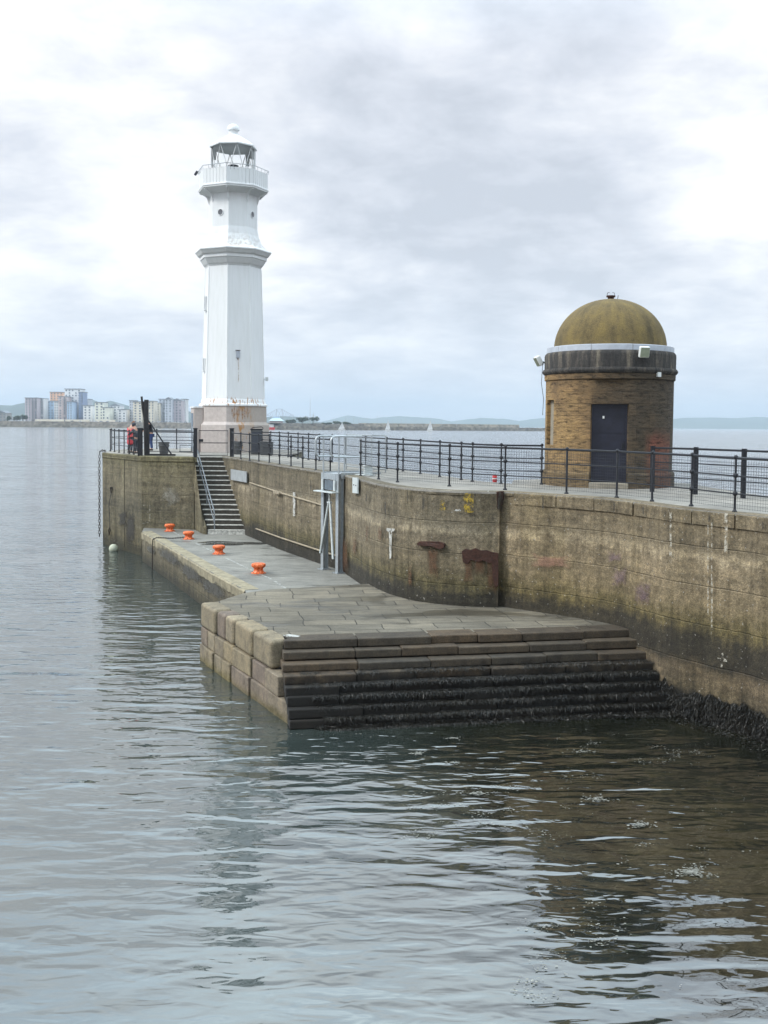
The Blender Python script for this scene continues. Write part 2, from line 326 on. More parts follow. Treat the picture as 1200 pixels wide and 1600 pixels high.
# ------------------------------------------------------------------ mesh builder
class MB:
    def __init__(s): s.v = []; s.f = []
    def add(s, vs, fs):
        o = len(s.v); s.v.extend(vs); s.f.extend([tuple(i + o for i in f) for f in fs]); return s
    def box(s, c, size, rz=0., rx=0., ry=0.):
        m = Matrix.Rotation(rz, 3, 'Z') @ Matrix.Rotation(ry, 3, 'Y') @ Matrix.Rotation(rx, 3, 'X'); c = Vector(c)
        vs = [c + m @ Vector((a * size[0] / 2, b * size[1] / 2, d * size[2] / 2)) for a in (-1, 1) for b in (-1, 1) for d in (-1, 1)]
        return s.add(vs, [(0, 1, 3, 2), (4, 6, 7, 5), (0, 4, 5, 1), (2, 3, 7, 6), (0, 2, 6, 4), (1, 5, 7, 3)])
    def hexa(s, b, t):            # bottom quad, top quad (ccw from above)
        return s.add([Vector(p) for p in list(b) + list(t)], [(3, 2, 1, 0), (4, 5, 6, 7), (0, 1, 5, 4), (1, 2, 6, 5), (2, 3, 7, 6), (3, 0, 4, 7)])
    def tube(s, pts, r, n=8, caps=True, ovl=None):
        pts = [Vector(p) for p in pts]; rr = r if isinstance(r, (list, tuple)) else [r] * len(pts)
        o = len(s.v); prev = None
        for i, p in enumerate(pts):
            d = (pts[min(i + 1, len(pts) - 1)] - pts[max(i - 1, 0)]).normalized()
            if prev is None:
                a = Vector((0, 0, 1)) if abs(d.z) < .9 else Vector((1, 0, 0)); a = (a - d * a.dot(d)).normalized()
            else: a = (prev - d * prev.dot(d)).normalized()
            prev = a; b = d.cross(a)
            for k in range(n):
                s.v.append(p + (a * cos(2 * pi * k / n) + b * sin(2 * pi * k / n)) * rr[i])
        for i in range(len(pts) - 1):
            for k in range(n):
                k2 = (k + 1) % n; s.f.append((o + i * n + k, o + i * n + k2, o + (i + 1) * n + k2, o + (i + 1) * n + k))
        if caps:
            s.f.append(tuple(o + k for k in range(n))[::-1]); s.f.append(tuple(o + (len(pts) - 1) * n + k for k in range(n)))
        return s
    def lathe(s, prof, c=(0, 0, 0), n=24, a0=0., caps=True, arc=2 * pi):
        c = Vector(c); o = len(s.v); full = arc > 6.28; m = n if full else n + 1
        for r, z in prof:
            for k in range(m):
                a = a0 + arc * k / n; s.v.append(c + Vector((r * cos(a), r * sin(a), z)))
        for i in range(len(prof) - 1):
            for k in range(n):
                k2 = (k + 1) % m; s.f.append((o + i * m + k, o + i * m + k2, o + (i + 1) * m + k2, o + (i + 1) * m + k))
        if caps and full:
            if prof[0][0] > 1e-4: s.f.append(tuple(o + k for k in range(n))[::-1])
            if prof[-1][0] > 1e-4: s.f.append(tuple(o + (len(prof) - 1) * m + k for k in range(n)))
        return s
    def prism(s, poly, z0, z1, top=True, bottom=True):
        n = len(poly)
        g = lambda z, p: z(p) if callable(z) else z
        b = [Vector((p[0], p[1], g(z0, p))) for p in poly]; t = [Vector((p[0], p[1], g(z1, p))) for p in poly]
        o = len(s.v); s.v += b + t
        for i in range(n):
            j = (i + 1) % n; s.f.append((o + i, o + j, o + n + j, o + n + i))
        tri = tessellate_polygon([[Vector((p[0], p[1], 0)) for p in poly]])
        if top: s.f += [(o + n + a, o + n + b_, o + n + c_) for a, b_, c_ in tri]
        if bottom: s.f += [(o + c_, o + b_, o + a) for a, b_, c_ in tri]
        return s
    def build(s, name, m, parent=None, smooth=False, bevel=0., loc=None, seg=2):
        me = bpy.data.meshes.new(name)
        org = parent_origin(parent) if loc is None else Vector(loc)
        me.from_pydata([tuple(Vector(v) - org) for v in s.v], [], s.f); me.update()
        bm = bmesh.new(); bm.from_mesh(me); bmesh.ops.recalc_face_normals(bm, faces=bm.faces); bm.to_mesh(me); bm.free()
        if smooth:
            me.polygons.foreach_set('use_smooth', [True] * len(me.polygons))
            try: me.set_sharp_from_angle(angle=radians(38))
            except Exception: pass
        me.materials.append(m)
        o = bpy.data.objects.new(name, me); COL.objects.link(o)
        if parent is not None: o.parent = parent
        if loc is not None: o.location = Vector(loc) - parent_origin(parent)
        elif parent is None: o.location = org
        if bevel:
            b = o.modifiers.new('bevel', 'BEVEL'); b.width = bevel; b.segments = seg; b.limit_method = 'ANGLE'; b.angle_limit = radians(40)
        return o
def parent_origin(p):
    v = Vector((0, 0, 0))
    while p is not None: v = v + p.location; p = p.parent
    return v
def tag(o, label=None, cat=None, group=None, kind=None):
    if label: o['label'] = label
    if cat: o['category'] = cat
    if group: o['group'] = group
    if kind: o['kind'] = kind
    return o
def thing(name, label, cat, loc, group=None):
    o = bpy.data.objects.new(name, None); o.empty_display_size = .2; COL.objects.link(o); o.location = loc
    return tag(o, label, cat, group)
def part_copy(src, parent, loc, rz=0., scale=None):
    c = src.copy(); COL.objects.link(c); c.parent = parent; c.location = Vector(loc) - parent_origin(parent); c.rotation_euler = (0, 0, rz)
    if scale: c.scale = scale
    return c
def copy_thing(root, loc, label, rz=0.):
    r = root.copy(); COL.objects.link(r); r.location = loc; r.rotation_euler = (0, 0, rz); r['label'] = label
    for ch in list(root.children):
        c = ch.copy(); COL.objects.link(c); c.parent = r
        for g in ch.children:
            d = g.copy(); COL.objects.link(d); d.parent = c
    return r
def catmull(pts, n):
    out = []
    P = [pts[0]] + list(pts) + [pts[-1]]
    for i in range(1, len(P) - 2):
        a, b, c, d = [Vector(q) for q in P[i - 1:i + 3]]
        for k in range(n):
            t = k / n
            out.append(.5 * ((2 * b) + (c - a) * t + (2 * a - 5 * b + 4 * c - d) * t * t + (3 * b - a - 3 * c + d) * t ** 3))
    out.append(Vector(P[-2])); return out

exec_order = []
# ------------------------------------------------------------------ main harbour wall plan
ZLOW, ZPAV = 1.32, 1.49
base_px = [(383, 836, ZLOW), (440, 860, ZLOW), (500, 881, ZLOW), (533, 893, ZLOW), (587, 919, ZPAV), (640, 937, ZPAV), (706, 946, ZPAV),
           (779, 949.5, ZPAV), (827, 956, ZPAV), (906, 967, ZPAV), (960, 977, ZPAV)]
wl = [atz(*p).to_2d() for p in base_px]
S_TOP = deck(354, 714).to_2d()
wl = [S_TOP + (S_TOP - wl[0]).normalized() * 1.0] + wl
S_TOP = wl[0]
for u, v in ((1050, 792.5), (1112, 799), (1200, 808)): wl.append(deck(u, v).to_2d())
last = wl[-1]
wl += [Vector((last.x + .9, last.y - 3.2)), Vector((last.x + 1.8, last.y - 9)), Vector((last.x + 2.3, last.y - 22))]
icorner = 8
front = catmull([tuple(p) for p in wl[:icorner + 1]], 6)[:-1] + catmull([tuple(p) for p in wl[icorner:]], 6)
front = [Vector((p[0], p[1])) for p in front]
ic_ = (icorner) * 6
setb = Vector((.05, .17))
front = front[:ic_ + 1] + [front[ic_] + setb] + [p + setb * max(0., 1 - k / 14) for k, p in enumerate(front[ic_ + 1:])]
def offset_line(line, d):
    out = []
    for i, p in enumerate(line):
        t = (line[min(i + 1, len(line) - 1)] - line[max(i - 1, 0)]).normalized()
        out.append(p + Vector((t.y, -t.x)) * d)        # d>0 is to the right of travel; travel is towards the camera
    return out
def wall_hit(u, v, off=.012):
    d = ray(u, v); best = None
    for a, b in zip(front[:-1], front[1:]):
        e = b - a; det = d.x * (-e.y) + e.x * d.y
        if abs(det) < 1e-9: continue
        w = a - Vector((0, 0))
        t = (w.x * (-e.y) + e.x * w.y) / det; s = (d.x * w.y - d.y * w.x) / det
        if t > 0 and -.001 <= s <= 1.001 and (best is None or t < best[0]):
            nrm = Vector((e.y, -e.x, 0)).normalized()
            if nrm.dot(d) > 0: nrm = -nrm
            best = (t, nrm)
    t, nrm = best
    p = CAM + d * t
    return p + nrm * off, nrm
def along(p2):   # nearest point on the wall to a plan point, with tangent
    best = None
    for a, b in zip(front[:-1], front[1:]):
        e = b - a; s = max(0, min(1, (p2 - a).dot(e) / e.length_squared)); q = a + e * s
        if best is None or (q - p2).length < best[0]: best = ((q - p2).length, q, e.normalized())
    return best[1], best[2]

# back edge of the pier from the back railing feet
br_px = [(423, 712), (436.5, 713), (450.4, 714.5), (465.6, 716.8), (482, 718.5), (499, 720.5), (519, 722.5), (539, 725), (571, 729), (604, 733), (629.6, 736.5), (656.7, 740.5), (687, 745), (720.5, 750), (738, 752.5), (782.6, 756)]
back_rail = [deck(*p) for p in br_px]
br2 = [deck(1018.7, 768.5), deck(1086, 772.5), deck(1161, 778.5)]
P_A, P_B, P_C = deck(160, 706.5).to_2d(), deck(221, 712.8).to_2d(), deck(303, 714.5).to_2d()
LC = Vector((-8.12, 55., zd(55)))
outer = [Vector((p.x + .33, p.y + .15)) for p in back_rail]
bulge = [Vector((TC.x - 2.5, TC.y + 1.7)), Vector((TC.x - .8, TC.y + 2.7)), Vector((TC.x + 1.2, TC.y + 2.6)), Vector((TC.x + 2.6, TC.y + .8)), Vector((TC.x + 2.75, TC.y - 1.6))]
e1 = br2[2].to_2d()
tail = [Vector((e1.x + .9, e1.y + .4)), Vector((e1.x + 2.6, e1.y - 3)), Vector((e1.x + 4, e1.y - 9)), Vector((e1.x + 4.6, front[-1].y))]
headp = [P_A, Vector((P_A.x - .6, P_A.y + 6.5)), Vector((-11.5, 61.5)), Vector((-6.5, 61)), Vector((-4.6, 57.5)), Vector((-4.5, 52.5))]
bl, brt = atz(325, 835, ZLOW), atz(381.5, 835, ZLOW)
P_N = Vector((bl.x + (S_TOP.x - wl[1].x) / (S_TOP.y - wl[1].y) * (S_TOP.y - bl.y), S_TOP.y))
outline = [P_B, P_C, P_N] + front + tail[::-1] + bulge[::-1] + outer[::-1] + headp[::-1]
bl, brt = atz(325, 835, ZLOW), atz(381.5, 835, ZLOW)
sh = Vector(((S_TOP.x - wl[1].x) / (S_TOP.y - wl[1].y), 1.)); run = S_TOP.y - bl.y - .02
P_N = Vector((bl.x + sh.x * run, S_TOP.y))
# deck sheet
MB().prism(outline, lambda p: zd(p[1]) - .05, lambda p: zd(p[1])).build('pier_deck', M['deck'])
tag(bpy.data.objects['pier_deck'], kind='structure')
wallm = thing('harbour_wall', 'long curved weathered concrete harbour wall carrying the railed pier walkway', 'wall', (front[30].x, front[30].y, 0))
# front face as a dense strip with a slightly uneven lip
mb = MB(); NZ = 14
fr2 = []
for a, b in zip(front[:-1], front[1:]):
    k = max(1, int((b - a).length / .25))
    fr2 += [a.lerp(b, i / k) for i in range(k)]
fr2.append(front[-1])
inner = offset_line(fr2, -.9)
if (inner[10] - CAM.to_2d()).length < (fr2[10] - CAM.to_2d()).length: inner = offset_line(fr2, .9)
o = 0
rows = []
from mathutils import noise as mnoise
for i, p in enumerate(fr2):
    zt = zd(p.y) - .055; t = (inner[i] - p).normalized(); row = []
    for k in range(NZ + 1):
        z = -1.5 + (zt + 1.5) * k / NZ
        w = mnoise.noise(Vector((p.x * 1.3, p.y * 1.3, z * 1.1))) * .03 + mnoise.noise(Vector((p.x * 5, p.y * 5, z * 5))) * .012
        row.append(Vector((p.x, p.y, z)) + Vector((t.x, t.y, 0)) * (w + .015))
    row.append(Vector((inner[i].x, inner[i].y, zt))); rows.append(row)
nv = NZ + 2
for r in rows: mb.v += r
for i in range(len(rows) - 1):
    for k in range(nv - 1): mb.f.append((i * nv + k, i * nv + k + 1, (i + 1) * nv + k + 1, (i + 1) * nv + k))
mb.build('wall_face', M['wall'], wallm, smooth=True)
# body behind the face (sea side)
body = inner[:: 4] + [inner[-1]] + tail[::-1] + bulge[::-1] + outer[::-1]
MB().prism(body, -1.5, lambda p: zd(p[1]) - .06, top=False, bottom=False).build('sea_side_wall', M['dark_conc'], wallm)
# cope stones along the lip: short strips of the lip, slightly proud
def lip_strip(i0, i1, gap):
    m = MB(); top = []; 
    seq = fr2[i0:i1 + 1]; ins = inner[i0:i1 + 1]
    n = len(seq); jz = R.uniform(-.006, .006); nearp = seq[0].x > CORN[0] - .1; pr = R.uniform(.006, .022) if nearp else -.004
    ring = []
    for j, (p, q) in enumerate(zip(seq, ins)):
        if j == 0: p = p.lerp(seq[1], gap); q = q.lerp(ins[1], gap)
        if j == n - 1: p = p.lerp(seq[-2], gap); q = q.lerp(ins[-2], gap)
        t = (q - p).normalized(); z = zd(p.y)
        w = mnoise.noise(Vector((p.x * 3, p.y * 3, 0))) * .018
        a = p - t * (pr + w); b = p + t * .42
        hh = .30 if nearp else .10
        e = .04
        ring.append([Vector((a.x, a.y, z - hh)), Vector((a.x, a.y, z - e + jz + .01)), Vector((a.x + t.x * e, a.y + t.y * e, z + .012 + jz)), Vector((b.x, b.y, z + .008)), Vector((b.x, b.y, z - hh))])
    for rr in ring: m.v += rr
    for j in range(n - 1):
        for k in range(5):
            k2 = (k + 1) % 5; m.f.append((j * 5 + k, j * 5 + k2, (j + 1) * 5 + k2, (j + 1) * 5 + k))
    m.f += [(0, 1, 2, 3, 4), tuple((n - 1) * 5 + k for k in (4, 3, 2, 1, 0))]
    m.build('cope_stone', M['wall'], wallm, smooth=True)
CORN = (wl[icorner].x, wl[icorner].y)
i = 0
while i < len(fr2) - 6:
    k = R.choice((5, 6, 7, 8, 6)) if fr2[i].y < 28 else R.choice((9, 11, 13))
    lip_strip(i, min(i + k, len(fr2) - 1), .09); i += k

# decals (paint, rust, lime) lying on the wall
def faded(name, hit, px, m, parent, core=.35):
    n = len(px); cu = sum(p[0] for p in px) / n; cv = sum(p[1] for p in px) / n
    inn = [(cu + (u - cu) * core, cv + (v - cv) * core) for u, v in px]
    b = MB().add([hit(u, v) for u, v in px] + [hit(u, v) for u, v in inn], [(i, (i + 1) % n, n + (i + 1) % n, n + i) for i in range(n)] + [tuple(range(n, 2 * n))])
    o = b.build(name, m, parent); at = o.data.attributes.new('fade', 'FLOAT', 'POINT')
    for i in range(2 * n): at.data[i].value = 0. if i < n else 1.
    return o
def decal(name, px, m, off=.045, parent=None, sub=1):
    if m.get('fade'): return faded(name, lambda u, v: wall_hit(u, v, off)[0], px, m, parent or wallm)
    vs = [wall_hit(u, v, off)[0] for u, v in px]
    b = MB().add(vs, [tuple(range(len(vs)))]); return b.build(name, m, parent or wallm)
def quadpx(x0, y0, x1, y1, j=2):
    g = lambda: R.uniform(-j, j)
    n = 5; pts = []
    for k in range(n): pts.append((x0 + (x1 - x0) * k / n, y0 + g()))
    for k in range(n): pts.append((x1 + g() * .5, y0 + (y1 - y0) * k / n))
    for k in range(n): pts.append((x1 - (x1 - x0) * k / n, y1 + g()))
    for k in range(n): pts.append((x0 + g() * .5, y1 - (y1 - y0) * k / n))
    return pts
decal('white_paint_mark', [(606, 825), (619, 826), (618, 830), (614.5, 830.5), (613.5, 872), (611, 873), (610, 831), (606, 829)], M['p_white'])
decal('white_paint_mark', quadpx(459.5, 769, 463, 806, .4), M['p_white'])
decal('yellow_paint_mark', quadpx(725, 771, 740, 800, 1), M['p_yellow'])
decal('yellow_paint_mark', quadpx(688, 782, 697, 797, 1), M['p_yellow'])
decal('white_paint_mark', quadpx(710, 796, 721, 799, 1), M['p_white'])
decal('white_cross_mark', [(1129, 1018), (1132, 1018), (1132, 1028), (1138, 1030), (1138, 1034), (1132, 1033), (1131, 1042), (1128, 1042), (1128, 1032), (1122, 1031), (1122, 1027), (1129, 1028)], M['p_pale'])
for q, mm in (((957, 884, 986, 918), 'p_purple'), ((992, 908, 1022, 944), 'p_purple'), ((948, 862, 975, 880), 'p_purple'), ((826, 864, 900, 888), 'p_pink')):
    decal('faded_paint_patch', quadpx(*q, 5), M[mm], .05)
for q in ((1113.5, 815, 1115.5, 990), (1108, 820, 1109.4, 960), (1134, 802, 1139, 862), (1049, 800, 1052, 880)):
    decal('lime_streak', quadpx(*q, .8), M['p_pale'], .05)
for q in ((668, 852, 688, 905), (724, 868, 740, 915), (758, 868, 779, 930), (738, 870, 762, 900), (640, 880, 646, 920), (574, 818, 578, 852), (592, 822, 600, 850), (552, 835, 560, 870), (534, 832, 548, 900), (672, 850, 676, 900)):
    decal('rust_stain', quadpx(*q, 3), M['p_rust'], .052)
for q in ((662, 770, 667, 800), (777, 768, 783, 800), (849, 772, 853, 800), (962, 782, 966, 800), (605, 778, 608, 812), (575, 770, 578, 785), (1008, 790, 1012, 806), (1110, 802, 1115, 818), (1195, 812, 1200, 830), (640, 760, 642, 790), (488, 745, 490, 775)):
    decal('dark_seep_stain', quadpx(*q, 1), M['p_dark'], .085)
# rusty recess: raised rusty steel slabs, darkened to stand in for the hollow's shade
def slab_on_wall(name, px, m, th, parent):
    a = [wall_hit(u, v, .0)[0] for u, v in px]; b = [wall_hit(u, v, th)[0] for u, v in px]; n = len(px)
    mb = MB().add(a + b, [tuple(range(n, 2 * n)), tuple(range(n))[::-1]] + [(i, (i + 1) % n, n + (i + 1) % n, n + i) for i in range(n)])
    return mb.build(name, m, parent, bevel=.008)
slab_on_wall('rusty_shade_panel', [(722, 861), (728, 857), (735, 859), (743, 856), (752, 860), (760, 859), (768, 862), (779, 864), (779, 880), (772, 876), (766, 880), (755, 875), (748, 878), (737, 874), (731, 881), (724, 878)], M['rust'], .07, wallm)
slab_on_wall('rusty_steel_angle', [(768, 866), (779, 866), (779, 914), (774, 918), (770, 905)], M['rust'], .09, wallm)
slab_on_wall('rusty_bracket', [(655, 848), (660, 845.5), (688, 846), (696, 849), (696, 855), (690, 858), (676, 853), (656, 852)], M['rust'], .10, wallm)
slab_on_wall('iron_fixing', [(776, 768), (783, 767), (783, 781), (781, 795), (777, 795)], M['rust'], .08, wallm)
# timber ledges on the far stretch
for a in (((392, 754), (440, 770), (505, 789)), ((402, 826), (440, 840), (480, 853), (530, 869))):
    pts = [wall_hit(u, v, .05)[0] for u, v in a]
    MB().tube(pts, .03, 6).build('timber_ledge', M['ledge'], wallm)
slab_on_wall('stone_ledge', [(432, 766), (441, 769), (441, 772.5), (432, 770)], M['ledge'], .14, wallm)

# ------------------------------------------------------------------ pier head with stairs
head = thing('pier_head', 'square olive grey concrete pier head under the lighthouse, behind the low landing', 'pier', (P_B.x, P_B.y, 0))
hp = [P_B, P_C, P_N, Vector((S_TOP.x - .0, S_TOP.y)), Vector((-4.5, 50.5))] + headp[::-1]
def wallstrip(a, b, z0, z1, n, m, out, name='wall_face', parent=None, k=10):
    mb = MB(); rows = n + 1
    for i in range(n + 1):
        p = a.lerp(b, i / n)
        for j in range(k + 1):
            z = z0 + (z1 - z0) * j / k
            w = (mnoise.noise(Vector((p.x, p.y, z))) * .03) if 0 < i < n else 0
            mb.v.append(Vector((p.x + out.x * w, p.y + out.y * w, z)))
    for i in range(n):
        for j in range(k): mb.f.append((i * (k + 1) + j, i * (k + 1) + j + 1, (i + 1) * (k + 1) + j + 1, (i + 1) * (k + 1) + j))
    return mb.build(name, m, parent, smooth=True)
zt = zd(48) - .004
MB().prism(hp, -1.5, zt - .055, top=False, bottom=False).build('block', M['head'], head)
# rim stones along A-B-C
for a, b in ((P_A, P_B), (P_B, P_C)):
    d = (b - a).normalized(); nr = Vector((d.y, -d.x)); nr = nr if nr.dot(-a) > 0 else -nr
    L = (b - a).length; k = int(L / 1.6)
    for i in range(k):
        c = a.lerp(b, (i + .5) / k) - nr * .17
        MB().box((c.x, c.y, zt - .12), (L / k - .012, .42, .27), atan2(d.y, d.x)).build('rim_block', M['head'], head, bevel=.05)
# recessed-looking panel outline on front face, iron joint lines on side face
bc = (P_C - P_B).normalized()
def onBC(u, v, off=.02):
    # ray to plane through P_B,P_C
    n = Vector((bc.y, -bc.x, 0)); d = ray(u, v); t = (Vector((P_B.x, P_B.y, 0)) - CAM).dot(n) / d.dot(n)
    n = n if n.dot(d) < 0 else -n
    return CAM + d * t + n * off
ab = (P_B - P_A).normalized()
def onAB(u, v, off=.02):
    n = Vector((ab.y, -ab.x, 0)); d = ray(u, v); t = (Vector((P_B.x, P_B.y, 0)) - CAM).dot(n) / d.dot(n)
    n = n if n.dot(d) < 0 else -n
    return CAM + d * t + n * off
MB().tube([onBC(223, 789.5), onBC(234.5, 789.5), onBC(234.5, 816), onBC(223, 818)], .018, 5).build('panel_frame', M['p_pale'], head)
faded('lime_patch', lambda u, v: onBC(u, v, .03), [(250, 763), (262, 757), (274, 759), (284, 766), (287, 782), (276, 794), (260, 792), (248, 780)], paint_mat('lime_bloom', (.30, .28, .23), .5, alpha=.6, scale=4, fade=True), head, .2)
for x, y0, y1 in ((194.5, 712, 855), (208, 790, 845)):
    MB().tube([onAB(x, y0, .0), onAB(x, y1, .0)], .02, 5).build('joint_line', M['core'], head)
for q in ((185, 798, 200, 822), (196, 800, 214, 850)):
    faded('dark_stain', lambda u, v: onAB(u, v, .03), quadpx(*q, 3), M['p_dark'], head)

# stairs
NS = 16

stair = thing('stone_staircase', 'steep stone staircase with white worn nosings down to the low landing', 'stairs', (bl.x, bl.y, ZLOW))
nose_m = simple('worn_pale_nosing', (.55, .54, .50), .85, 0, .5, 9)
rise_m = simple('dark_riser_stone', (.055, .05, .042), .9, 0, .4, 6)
ztop = zd(48) - .02
for i in range(NS):
    y0 = bl.y + run * i / NS; z1 = ZLOW + (ztop - ZLOW) * (i + 1) / NS
    xs = sh.x * run * i / NS
    xl, xr = bl.x + xs, brt.x + xs + .1
    zb = ZLOW - .3
    g = R.uniform(-.006, .006)
    MB().hexa([(xl, y0, zb), (xr, y0, zb), (xr + sh.x * .9, y0 + .9, zb), (xl + sh.x * .9, y0 + .9, zb)],
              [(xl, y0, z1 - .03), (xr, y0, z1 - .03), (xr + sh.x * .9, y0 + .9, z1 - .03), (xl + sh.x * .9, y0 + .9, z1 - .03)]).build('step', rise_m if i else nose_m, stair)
    # worn slab tread with an uneven pale nosing
    m = MB(); n = 8; pts = []
    for k in range(n + 1):
        t = k / n; j = R.uniform(-.012, .008)
        x = xl + (xr - xl) * t
        pts.append((x, y0 - .025 + abs(j), z1 - .035 + j * .4))
    for k in range(n):
        a, b = pts[k], pts[k + 1]
        m.hexa([(a[0], a[1], a[2]), (b[0], b[1], b[2]), (b[0], y0 + .25, b[2]), (a[0], y0 + .25, a[2])],
               [(a[0], a[1], z1), (b[0], b[1], z1), (b[0], y0 + .25, z1), (a[0], y0 + .25, z1)])
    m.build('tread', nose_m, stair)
# stringer wall on the left of the stairs
m = MB(); a = []; 
L0, L1 = Vector((bl.x - .06, bl.y - .03)), Vector((bl.x + sh.x * (run + .1) - .06, bl.y + run + .1))
w = Vector((-.25, 0))
w = P_C - L1
m.add([Vector((L0.x, L0.y, -.2)), Vector((L1.x, L1.y, -.2)), Vector((L1.x, L1.y, ztop + .0)), Vector((L0.x, L0.y, ZLOW + .32)),
       Vector((L0.x - .16, L0.y + .1, -.2)), Vector((P_C.x, P_C.y + .1, -.2)), Vector((P_C.x, P_C.y + .1, ztop + .0)), Vector((L0.x - .16, L0.y + .1, ZLOW + .32))],
      [(0, 1, 2, 3), (7, 6, 5, 4), (0, 3, 7, 4), (1, 5, 6, 2), (3, 2, 6, 7), (0, 4, 5, 1)])
m.build('stringer', M['head'], stair)
# handrail
M['rail_grey'] = simple('dull_grey_rail', (.22, .24, .26), .5, .4)
hr = thing('stair_handrail', 'pale grey double tube handrail down the left side of the staircase', 'handrail', (bl.x + .25, bl.y, ZLOW))
def st_pt(t, h): return Vector((bl.x + .28 + sh.x * run * t, bl.y + run * t + .05, ZLOW + (ztop - ZLOW) * t + h))
MB().tube([st_pt(1.05, 1.25), st_pt(1.0, 1.08), st_pt(.9, .98), st_pt(.28, .95), st_pt(.05, .95), st_pt(.01, .9), st_pt(0.005, .05)], .028, 8).build('rail', M['rail_grey'], hr, smooth=True)
MB().tube([st_pt(1.05, .62), st_pt(.9, .55), st_pt(.28, .52), st_pt(.02, .5)], .024, 8).build('rail', M['rail_grey'], hr, smooth=True)
for t in (.35, .68, 1.0): MB().tube([st_pt(t, 0), st_pt(t, .97)], .024, 8).build('post', M['rail_grey'], hr, smooth=True)

# ------------------------------------------------------------------ low landing
llp = [P_B + Vector((.05, .3)), atz(222, 830.5, ZLOW).to_2d(), atz(268, 857, ZLOW).to_2d(), atz(326.7, 892, ZLOW).to_2d(), atz(383, 922, ZLOW).to_2d(), atz(388, 931, ZLOW).to_2d()]
land = thing('low_landing', 'long low concrete landing stage carrying the four orange bollards', 'quay', (llp[1].x, llp[1].y, 0))
poly = [llp[0]] + [llp[1]] + llp[2:] + [Vector((-.3, 29.2))] + [Vector((p.x + .25, p.y + .3)) for p in reversed(front[6:30:2])] + [Vector((front[2].x, front[2].y)), Vector((P_C.x, P_C.y + .6))]
MB().prism(poly, -1.5, ZLOW - .05, top=False).build('landing_face', M['lowface'], land)
MB().prism(poly, ZLOW - .048, ZLOW).build('landing_top', M['low_top'], land)
# edge coping with chipped outline
edge = llp[1:5]
ed = []
for a, b in zip(edge[:-1], edge[1:]):
    k = int((b - a).length / .22); ed += [a.lerp(b, i / k) for i in range(k)]
ed.append(edge[-1]); nrm = Vector((-(ed[-1] - ed[0]).y, (ed[-1] - ed[0]).x)).normalized()
if nrm.x > 0: nrm = -nrm
mb = MB()
for i, p in enumerate(ed):
    c = R.uniform(.0, .03); z = ZLOW + .012
    for off, zz in ((.02 + c * .3, z - .30 - c * 2), (.05 - c, z - .05 - c), (.0 - c, z + .0 - c * .4), (-.42, z)):
        q = p + nrm * off; mb.v.append(Vector((q.x, q.y, zz)))
for i in range(len(ed) - 1):
    for k in range(3): mb.f.append((i * 4 + k, i * 4 + k + 1, (i + 1) * 4 + k + 1, (i + 1) * 4 + k))
mb.build('edge_kerb', simple('pale_kerb_concrete', (.27, .235, .16), .9, 0, .45, 3, .6, .03), land, smooth=True)
# dark spalled patches on the landing face
def onLL(u, v, off=.05):
    d = ray(u, v); n = Vector((nrm.x, nrm.y, 0)); t = (Vector((ed[len(ed) // 2].x, ed[len(ed) // 2].y, 0)) - CAM).dot(n) / d.dot(n)
    return CAM + d * t + n * off
sp_m = simple('spalled_dark_concrete', (.06, .058, .05), .95, 0, .6, 6, .9, .05)
for q in ((243, 848, 290, 892), (275, 872, 325, 918), (305, 890, 362, 945), (228, 848, 246, 870)):
    c_ = ((q[0] + q[2]) / 2, (q[1] + q[3]) / 2); hw_, hh_ = (q[2] - q[0]) / 2, (q[3] - q[1]) * .30
    faded('spalled_patch', onLL, [(c_[0] + hw_ * cos(a), c_[1] + hw_ * .60 * cos(a) + hh_ * sin(a)) for a in [2 * pi * k / 24 for k in range(24)]], M['spall'], land, .4)
for k, pts in enumerate(([(250, 850), (262, 858), (276, 878), (290, 880), (304, 890), (320, 906), (340, 916), (352, 932), (346, 946), (318, 925), (290, 905), (262, 882), (246, 868)], [(232, 852), (240, 852), (243, 866), (234, 862)])):
    P2 = []
    for i in range(len(pts)):
        a, b = pts[i], pts[(i + 1) % len(pts)]
        for t in (0, .33, .66): P2.append((a[0] + (b[0] - a[0]) * t + R.uniform(-1.5, 1.5), a[1] + (b[1] - a[1]) * t + R.uniform(-1.5, 1.5)))

# painted dashes (structure)
dm = paint_mat('worn_road_paint', (.42, .42, .39), .49, scale=11)
dash = MB()
for (a, b) in (((270, 830), (280, 836.5)), ((290, 842), (301, 846)), ((306, 849), (331, 861)), ((353, 872), (388, 888)), ((391, 890), (424, 905)), ((427, 906.5), (454, 924))):
    A, B = atz(*a, ZLOW + .005), atz(*b, ZLOW + .005); d = (B - A).normalized(); s = Vector((d.y, -d.x, 0)) * .035
    dash.add([A + s, B + s, B - s, A - s], [(0, 1, 2, 3)])
tag(dash.build('painted_line', dm), kind='structure')
pud, pt = mat('puddle_water')
finish(pt, (.06, .06, .055), .06)
PP = []
c = atz(366, 849, ZLOW)
for k in range(40):
    a = 2 * pi * k / 40; rr = 1 + .25 * sin(3 * a + 1) + .12 * sin(7 * a)
    PP.append((c.x + 1.5 * rr * cos(a), c.y + .62 * rr * sin(a)))
tag(MB().prism(PP, ZLOW + .001, ZLOW + .006).build('puddle', pud), kind='structure')

